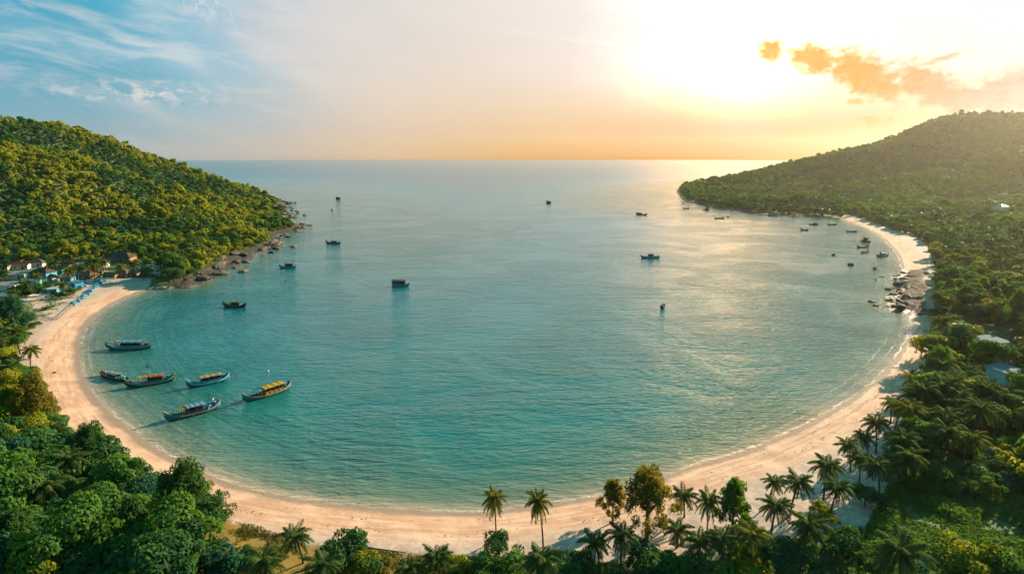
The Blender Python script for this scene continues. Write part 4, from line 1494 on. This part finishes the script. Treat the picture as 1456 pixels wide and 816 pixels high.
g4 = np.random.default_rng(19)
SITES = [(20, 366), (52, 372), (84, 382), (118, 376), (146, 372), (198, 376), (216, 380), (30, 410), (72, 410), (132, 384), (176, 386), (96, 394)]
KINDS = [('wood', 'thatch', 'gable', 'wooden shack with a straw coloured roof'), ('cream', 'tile', 'hip', 'cream hut with a hipped brown roof'), ('teal', 'rust', 'gable', 'teal shack with a rusty roof'),
         ('wood', 'grey', 'lean', 'wooden shack with a flat grey roof'), ('pale', 'tile', 'gable', 'pale hut with a brown gable roof'), ('blue', 'thatch', 'gable', 'blue shack with a straw coloured roof'),
         ('cream', 'bluesheet', 'lean', 'cream shack with a blue sheet roof'), ('wood', 'tile', 'hip', 'wooden hut with a hipped brown roof'), ('teal', 'white', 'lean', 'teal shack with a white sheet roof'),
         ('wood', 'rust', 'gable', 'wooden shack with a rusty gable roof'), ('cream', 'thatch', 'hip', 'cream hut with a hipped straw roof'), ('blue', 'rust', 'lean', 'blue shack with a flat rusty roof')]
PLACE = ['at the upper left of the village', 'behind the brown tiled hut', 'between the brown tiled hut and the tall palm', 'above the blue heaps', 'left of the long brown roofed house',
         'right of the long brown roofed house', 'above the sky blue shelter', 'left of the white shade', 'right of the white shade', 'behind the teal awning', 'right of the teal awning', 'behind the small blue walled hut']
for (u_, v_), (wl, rf_, sty, txt), pl in zip(SITES, KINDS, PLACE):
    house(u_, v_, 5.5 + 3 * g4.random(), 4 + 1.5 * g4.random(), 2.4 + .8 * g4.random(), g4.normal() * .35, wl, rf_, txt + ' ' + pl, sty, 1.2 + .7 * g4.random())


def awning(px, py, wd, dp, ht, rz, top, label, name='awning'):
    x, y = land(px, py, ht)
    root = empty(name, (x, y, zat(x, y)), rz)
    tag(root, label, 'awning')
    b = MB()
    b.sheet([[(wd * (i / 8 - .5), dp * (j / 4 - .5), ht - .35 * math.sin(i / 8 * math.pi) * math.sin(j / 4 * math.pi) + .15 * j / 4) for i in range(9)] for j in range(5)], .05)
    b.build('sheet', top, root)
    for sx in (-1, 1):
        for sy in (-1, 1):
            b = MB()
            b.tube([(sx * wd * .48, sy * dp * .47, -.5), (sx * wd * .47, sy * dp * .46, ht + .05)], .08, 5)
            b.build('post', PAL['wood'], root)


awning(54, 420, 8.5, 4.5, 2.3, R(-4), PAL['white'], 'white cloth shade on poles over the sandy yard')
awning(153, 396, 7, 5, 2.3, R(-10), ROOFM['tealtarp'], 'teal tarp awning at the head of the left beach')
awning(221, 388, 8, 4, 2.0, R(8), PAL['sky'], 'sky blue tarp shelter by the rocks at the beach end')
awning(28, 432, 6, 4, 1.5, R(6), PAL['pale'], 'low grey blue cover lying over the yard left of the white shade')

# blue barrels and heaps of nets along the top of the beach
bp = MB()
bmesh.ops.create_cone(bp.bm, cap_ends=True, segments=14, radius1=.42, radius2=.42, depth=1.1)
for zz in (-.2, .2):
    bmesh.ops.create_cone(bp.bm, cap_ends=False, segments=14, radius1=.45, radius2=.45, depth=.08, matrix=Matrix.Translation((0, 0, zz)))
bp.bm.faces.ensure_lookup_table()
BARM = paint('barrel_blue', (0.035, 0.24, 0.42), .4)
barrel_me = bp.mesh('barrel')
barrel_me.materials.append(BARM)
g3 = np.random.default_rng(9)
a0, a1 = np.array(land(143, 402)), np.array(land(101, 436))
for k in range(40):
    p = a0 + (a1 - a0) * (k + .3 * g3.random()) / 40 + g3.normal(size=2) * .7
    o = bpy.data.objects.new('barrel', barrel_me)
    C.objects.link(o)
    lying = g3.random() < .45
    o.location = (p[0], p[1], zat(*p) + (.42 if lying else .55))
    o.rotation_euler = (R(90) if lying else 0, 0, g3.random() * 6.28)
    o.scale = (1.15,) * 3
    tag(o, 'blue barrel in the row edging the sand in front of the huts', 'barrel', 'blue barrels in front of the huts')
for (u_, v_, w_, hh_, colr, lab) in [(131, 394, 7, 1.7, 'blue', 'large heap of blue nets beside the teal awning'), (120, 402, 6, 1.5, 'sky', 'heap of pale blue sacks in the middle of the blue heaps'),
                                     (138, 400, 5, 1.2, 'teal', 'heap of teal nets next to the row of barrels'), (112, 409, 5, 1.3, 'blue', 'heap of blue nets nearest the yard')]:
    x, y = land(u_, v_)
    b = MB()
    for q in range(26):
        b.box((g3.normal() * w_ * .25, g3.normal() * w_ * .2, hh_ * g3.random() * .7), (.7 + .8 * g3.random(), .5 + .7 * g3.random(), .5 + .4 * g3.random()), g3.random() * 3, .12, g3.normal() * .3, g3.normal() * .3)
    o = b.build('net_heap', PAL[colr])
    o.location = (x, y, zat(x, y) + .1)
    tag(o, lab, 'net heap')


def fence(pts, ht, label, name='wooden_fence'):
    P3 = [land(*q) for q in pts]
    x0, y0 = P3[0]
    root = empty(name, (x0, y0, zat(x0, y0)))
    tag(root, label, 'fence')
    line = catmull(P3, 5)
    for k, (x, y) in enumerate(line):
        if k % 2 == 0:
            b = MB()
            b.tube([(x - x0, y - y0, zat(x, y) - zat(x0, y0) - .4), (x - x0 + .05, y - y0, zat(x, y) - zat(x0, y0) + ht)], .10, 5)
            b.build('post', PAL['wood'], root)
    for f in (.35, .8):
        b = MB()
        b.tube([(x - x0, y - y0 - .1, zat(x, y) - zat(x0, y0) + ht * f) for x, y in line], .11, 4)
        b.build('rail', PAL['wood'], root)


fence([(82, 455), (92, 447), (104, 436)], 1.3, 'leaning wooden fence at the top of the beach below the blue barrels')
fence([(36, 447), (56, 452), (76, 455)], 1.1, 'low wooden fence along the front of the sandy yard')
fence([(12, 425), (30, 424), (48, 423)], 1.5, 'pole fence across the back of the sandy yard')
for (u_, v_, ln, rz, lab) in [(36, 436, 7, .1, 'long pale plank lying in the yard left of the low fence'), (60, 440, 6, -.2, 'pale plank lying in the yard behind the low fence'), (96, 424, 6, .5, 'plank by the little blue shack')]:
    x, y = land(u_, v_)
    b = MB()
    b.box((0, 0, 0), (ln, .55, .14), 0, .02)
    o = b.build('plank', PAL['wood'])
    o.location, o.rotation_euler = (x, y, zat(x, y) + .15), (0, .02, rz)
    tag(o, lab, 'plank')

# driftwood
for pts, r, lab in [([(513, 777), (535, 781), (556, 784), (577, 787)], .17, 'long dark drift log lying across the near sand'),
                    ([(1181, 722), (1188, 733), (1196, 746)], .16, 'fallen palm stem on the sand by the yellowish shrub')]:
    q = [land(*p) for p in pts]
    b = MB()
    b.tube([(x, y, zat(x, y) + .12 + .04 * k) for k, (x, y) in enumerate(q)], [r * (1 - .15 * k) for k in range(len(q))], 8)
    tag(b.build('drift_log', BARK, None, True), lab, 'log')
for (u_, v_, s_, lab) in [(78, 530, .45, 'small dark stone alone on the left sand'), (136, 600, .3, 'small stone on the sand across from the nearest long boat')]:
    x, y = land(u_, v_)
    o = bpy.data.objects.new('stone', ROCKS[2])
    C.objects.link(o)
    o.location, o.scale = (x, y, zat(x, y) + .1), (s_ * 1.6, s_, s_ * .7)
    tag(o, lab, 'stone')

# ------------------------------------------------------------------ the forest
MEADOW = [P(*q) for q in [(1262, 740), (1300, 700), (1360, 728), (1440, 725), (1560, 740), (1560, 1000), (1270, 1000), (1262, 800)]]
VILLAGE = [P(*q) for q in [(-40, 388), (30, 384), (110, 381), (150, 382), (200, 382), (225, 388), (250, 392), (232, 404), (160, 412), (90, 452), (40, 462), (-40, 450)]]
OPEN = [P(*q) for q in [(322, 760), (420, 770), (640, 785), (868, 790), (1090, 792), (1262, 745), (1262, 800), (1262, 1100), (322, 1100)]]
CLEAR_R = [P(*q) for q in [(1352, 458), (1372, 452), (1386, 468), (1432, 470), (1436, 496), (1450, 508), (1456, 540), (1410, 545), (1398, 505), (1360, 482)]]


def scatter(step, rmin, rmax, a0, a1, seed, jit=0.42):
    g = np.random.default_rng(seed)
    xs = np.arange(-rmax, rmax, step)
    X, Y = np.meshgrid(xs, np.arange(0, rmax, step))
    X, Y = X.ravel() + g.normal(size=X.size) * step * jit, Y.ravel() + g.normal(size=Y.size) * step * jit
    r, a = np.hypot(X, Y), np.arctan2(X, Y)
    k = (r > rmin) & (r < rmax) & (a > a0) & (a < a1)
    return X[k], Y[k]


def forest_sites(X, Y, sand_max=0.25, dmin=6.0, vis=9.0, top=7.0):
    z, d, s, cm = gz(X, Y)
    ok = (d > dmin) & (s < sand_max) & ((z + vis - CAM_H) / np.hypot(X, Y) > cm)
    ok &= rockiness(X, Y) < 0.8
    for poly in (MEADOW, VILLAGE, CLEAR_R, OPEN):
        ok &= ~inside(X, Y, poly)
    # no crown may stand in front of the open sand
    tx, ty = pix(X, Y, z + top)
    a, b, c = ray(tx, ty)
    k = np.where(c < -0.02, (1.5 - CAM_H) / np.minimum(c, -0.02), 1e5)
    ok &= ~inside(a * k, b * k, SAND_POLY) | (np.hypot(X, Y) > 420)
    for (x, y, r) in taken:
        ok &= np.hypot(X - x, Y - y) > r
    X, Y, z = X[ok], Y[ok], z[ok]
    return X, Y, z


ANG = R(52)
near = [forest_sites(*scatter(4.9, 66, 235, -ANG, ANG, 1), vis=6), forest_sites(*scatter(5.8, 235, 520, -ANG, ANG, 2), vis=6)]
NX, NY, NZ = (np.concatenate([a[i] for a in near]) for i in range(3))
# low growth along the edges that tall crowns would hide
EX, EY, EZ = forest_sites(*scatter(3.0, 66, 330, -ANG, ANG, 7), vis=5, top=3.0)
keep = np.array([np.min((NX - x) ** 2 + (NY - y) ** 2) > 3.6 ** 2 for x, y in zip(EX, EY)])
EX, EY, EZ = EX[keep], EY[keep], EZ[keep]
far = [forest_sites(*scatter(4.2, 520, 1000, -ANG, ANG, 3), vis=11), forest_sites(*scatter(5.8, 1000, 1700, -ANG, ANG, 4), vis=11)]
FX, FY, FZ = (np.concatenate([a[i] for a in far]) for i in range(3))
px, py = pix(NX, NY, NZ + 5)
order = np.argsort(np.hypot(NX, NY))
n_broad = n_palm = n_bush = 0
rest = []
COLN = list(LEAF)


def zone(u, v):
    """which part of the woods a place belongs to, and what it reads as there"""
    if u < 400:
        if v > 640: return 'in the dense dark grove filling the lower left corner', 'lower left grove'
        if v > 430: return 'in the green strip behind the left beach', 'left beach strip'
        return 'on the slope behind the village huts', 'village slope'
    if v > 690: return 'around the green meadow in the lower right corner', 'lower right grove'
    if v > 560: return 'in the right grove above the green meadow', 'right grove'
    if v > 440: return 'in the thick wood right of the narrow beach', 'right wood'
    return 'in the woods right of the shore rocks', 'upper right wood'


g = np.random.default_rng(12)


def big(x, y, z, u, g):
    """tall trees where they would not hide the sand, smaller ones towards it"""
    for s in ((1.35, 1.1) if u < 400 else (1.15, 1.0)):
        (tx,), (ty,) = pix(np.array([x]), np.array([y]), np.array([z + 9.3 * s]))
        a, b, c = ray(tx, ty)
        k = (1.5 - CAM_H) / min(c, -.02)
        if not inside(np.array([a * k]), np.array([b * k]), SAND_POLY)[0]:
            return s * (.72 + .32 * g.random())
    return .66 + .2 * g.random()


for i in order:
    u, v, x, y = px[i], py[i], NX[i], NY[i]
    inview = -25 < u < 1481 and 130 < v < 850
    zl, zg = zone(u, v)
    pf = {'right wood': .62, 'right grove': .60, 'upper right wood': .16, 'left beach strip': .25, 'lower left grove': .10, 'lower right grove': .25}.get(zg, .08)
    patch = vnoise(np.array([x / 28 + 40]), np.array([y / 28 + 40]), 9)[0]
    q = g.random()
    lowsun = inside(x - np.array([10., 17., 24., 31., 38.]) * .74, y - np.array([10., 17., 24., 31., 38.]) * .67, MEADOW).any()
    if inview and q < pf and n_palm < 250 and not lowsun and (zg != 'lower left grove' or big(x, y, NZ[i], u, g) > .8):
        gold = g.random() < (.22 if u > 700 else .5)
        fm = int(g.integers(0, 5))
        place_palm(x, y, fm, ('golden tinged' if gold else 'dark green') + (' low' if fm == 4 else '') + ' coconut palm ' + zl,
                   'coconut palms of the ' + zg, .9 + .35 * g.random(), None, gold)
        n_palm += 1
        continue
    if zg == 'lower left grove': cw = [.62, .25, .03, .10, .0]
    elif u < 400: cw = [.15, .35, .40, .02, .08]
    elif zg == 'upper right wood': cw = [.25, .45, .18, .12, .0]
    else: cw = [.15, .42, .23, .20, .0]
    cw = np.array(cw) * (np.array([1.6, 1, .5, 1.3, .6]) if patch < .45 else np.array([.6, 1.1, 1.7, .8, 1.2]))
    col = COLN[int(g.choice(5, p=cw / cw.sum()))]
    if inview and n_broad < 277:
        fm = int(g.choice(8, p=[.24, .2, .2, .12, .08, .08, .05, .03])) if not lowsun else int(g.integers(4, 6))
        kind = {'round': 'round crowned', 'dome': 'wide domed', 'bush': 'low bushy', 'feathery': 'feathery'}[FORMS[fm][0]]
        place_broad(x, y, fm, col, f'{kind} {col} {"shrub" if FORMS[fm][0] == "bush" else "tree"} {zl}', 'trees of the ' + zg, big(x, y, NZ[i], u, g), None, None, .85 + .4 * g.random())
        n_broad += 1
    elif v < 842 and math.hypot(x, y) > 100:
        rest.append((x, y, NZ[i], col))


eo = np.argsort(np.hypot(EX, EY))
for i in eo:
    x, y = EX[i], EY[i]
    (u,), (v,) = pix(EX[i:i + 1], EY[i:i + 1], EZ[i:i + 1] + 2)
    if not (-20 < u < 1476 and v < 840) or n_bush >= 240:
        continue
    zl, zg = zone(u, v)
    col = COLN[int(g.choice(5, p=[.32, .36, .20, .12, 0]))]
    fm = int(g.integers(4, 6))
    place_broad(x, y, fm, col, f'{"small" if fm == 4 else "rounded"} {col} shrub {zl}', 'shrubs of the ' + zg, .62 + .34 * g.random())
    n_bush += 1


def wood(name, sites, label, mats, nq, size, hgt, wid, seed):
    """a far wood that reads as one mass: a lumpy crown of leaf sprays for every tree, in one object"""
    g = np.random.default_rng(seed)
    V, F, T, MI = [], [], [], []
    nv = 0
    variants = []
    for k in range(12):
        hh, ww = hgt * (.75 + .5 * g.random()), wid * (.75 + .5 * g.random())
        bl = broad_blobs(hh, ww, g, 5, .8)
        c, nm, b_ = crown_points(bl, nq, g, .2)
        bt = g.random(len(bl))
        v, f = leaves(c, nm, size * (.6 + .8 * g.random(len(c))), .75, g)
        variants.append((v, f, np.repeat(.5 * bt[b_] + .5 * g.random(len(c)), 4)))
    for (x, y, z, mi, tone) in sites:
        v, f, tn = variants[int(g.integers(12))]
        a = g.random() * 6.28
        s = (.50 + .95 * g.random() ** 2.4) * (.72 + .5 * tone)
        if g.random() < .05:
            s *= 1.5
        ca, sa = math.cos(a) * s, math.sin(a) * s
        V.append(np.stack([v[:, 0] * ca - v[:, 1] * sa + x, v[:, 0] * sa + v[:, 1] * ca + y, v[:, 2] * s + z - .6], -1))
        F.append(f + nv)
        T.append(np.clip(tn * .6 + (tone - .5) * 1.3 + .25, 0, 1))
        MI.append(np.full(len(f), mi))
        nv += len(v)
    me = mk_mesh(name, np.vstack(V), np.vstack(F), {'tone': np.concatenate(T)}, smooth=False)
    o = link(name, me, mats)
    me.polygons.foreach_set('material_index', np.concatenate(MI).astype(np.int32))
    return tag(o, label, 'forest', None, 'stuff')


WM = [LEAF['deep green'], LEAF['mid green'], LEAF['yellow green'], LEAF['blue green'], LEAF['bronze']]
g2 = np.random.default_rng(31)
tone = fbm(FX / 45 + 90, FY / 45 + 90, 3, 51)


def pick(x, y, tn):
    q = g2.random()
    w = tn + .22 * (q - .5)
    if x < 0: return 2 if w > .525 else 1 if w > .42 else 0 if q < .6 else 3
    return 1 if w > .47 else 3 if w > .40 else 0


left, right = [], []
for x, y, z, tn in zip(FX, FY, FZ, tone):
    (left if x < 0 else right).append((x, y, z, pick(x, y, tn), tn))
near_l = [(x, y, z, COLN.index(c), .5) for x, y, z, c in rest if x < 0]
near_r = [(x, y, z, COLN.index(c), .5) for x, y, z, c in rest if x >= 0]
print('sites', n_palm, n_broad, len(near_l), len(near_r), len(left), len(right))
wood('hill_forest', left, 'dense sunlit green forest covering the left headland hill', WM, 115, .74, 6.8, 2.85, 61)
wood('hill_forest', right, 'hazy dark green forest covering the right headland hill', WM, 95, 1.0, 7.2, 3.3, 62)
if near_l:
    wood('lowland_forest', near_l, 'bushy green wood on the lower left slope above the huts', WM, 260, .62, 7.5, 3.7, 63)
if near_r:
    wood('lowland_forest', near_r, 'thick green wood spreading behind the right beach', WM, 260, .62, 8.0, 3.8, 64)

# low growth that nobody could count: meadow plants and dry grass
def cover(name, poly, n, size, hmax, mats, label, cat, seed, lump):
    g = np.random.default_rng(seed)
    A = np.array(poly)
    X, Y = g.uniform(A[:, 0].min(), A[:, 0].max(), n), g.uniform(A[:, 1].min(), A[:, 1].max(), n)
    z, d, s, cm = gz(X, Y)
    pn = fbm(X / lump, Y / lump, 3, seed)
    k = inside(X, Y, poly) & (d > 6) & (pn > (.34 if lump < 7 else .22) + .12 * g.random(n))
    X, Y, z, pn = X[k], Y[k], z[k], pn[k]
    h = hmax * np.clip((pn - .34) * 2.6, .08, 1) * g.random(len(X)) ** .6
    c = np.stack([X, Y, z + h], -1)
    nm = unit(g.normal(size=c.shape) * np.array([.7, .7, .3]) + np.array([0, 0, .8]))
    v, f = leaves(c, nm, size * (.5 + g.random(len(X))), .55, g)
    me = mk_mesh(name, v, f, {'tone': np.repeat(np.clip(.55 * g.random(len(X)) + .7 * (pn - .3), 0, 1), 4)}, smooth=False)
    o = link(name, me, mats)
    tag(o, label, cat, None, 'stuff')


cover('meadow_plants', [P(*q) for q in [(1240, 742), (1262, 700), (1300, 690), (1380, 720), (1500, 700), (1540, 840), (1220, 845), (1225, 775)]], 60000, .30, 1.15,
      [LEAF['mid green']], 'green ground cover filling the meadow in the lower right corner', 'ground cover', 71, 7)
cover('dry_grass', [P(*q) for q in [(316, 745), (350, 752), (420, 776), (520, 790), (640, 800), (700, 806), (700, 850), (300, 850)]], 42000, .20, .55,
      [LEAF['bronze']], 'golden dry grass behind the near beach', 'grass', 72, 6)
cover('undergrowth', [P(*q) for q in [(700, 802), (860, 790), (960, 780), (1090, 782), (1180, 765), (1225, 760), (1225, 845), (700, 850)]], 26000, .24, .7,
      [LEAF['mid green']], 'patchy green undergrowth beneath the palms of the near beach', 'undergrowth', 73, 5)

cover('yard_weeds', [P(*q) for q in [(0, 416), (60, 410), (110, 404), (120, 412), (98, 432), (82, 448), (40, 462), (0, 462)]], 16000, .34, .9,
      [LEAF['mid green']], 'weeds and low plants dotted about the sandy yard', 'weeds', 74, 6.5)

# weed and bits left by the tide
g = np.random.default_rng(77)
X, Y = scatter(.55, 66, 300, -R(45), R(45), 78)
z, d, s, cm = gz(X, Y)
pn = fbm(X / 5, Y / 5, 3, 79)
ring = np.minimum(np.abs(d - 4.3 - 3 * (fbm(X / 16, Y / 16, 2, 80) - .5)) / .35, np.abs(d - 8.5 - 5 * (fbm(X / 22, Y / 22, 2, 82) - .5)) / .8)
k = (s > .6) & (d > 1) & (d < 22) & (((ring < 1) & (pn > .56)) | (g.random(len(X)) < .004))
c = np.stack([X[k], Y[k], z[k] + .05], -1)
v, f = leaves(c, unit(g.normal(size=c.shape) * .25 + np.array([0, 0, 1.])), .07 + .20 * g.random(len(c)) ** 2, .5, g)
me = mk_mesh('tide_wrack', v, f, None, False)
tag(link('tide_wrack', me, paint('sea_weed', (0.075, 0.048, 0.028), .9)), 'dark weed and bits washed up in broken lines on the sand', 'seaweed', None, 'stuff')

# ------------------------------------------------------------------ sea air that glows towards the sun
hz = MB()
hz.box((0, 2900, 92), (14000, 7400, 196))
hm, ht = new_mat('sea_haze')
pv = ht.n('ShaderNodeVolumePrincipled')
pv.inputs['Color'].default_value = (0.95, 0.93, 0.76, 1)
pv.inputs['Density'].default_value = 0.000043
pv.inputs['Anisotropy'].default_value = 0.8
ht.nt.links.new(pv.outputs[0], ht.out.inputs['Volume'])
haze = hz.build('haze', hm)
tag(haze, kind='stuff')
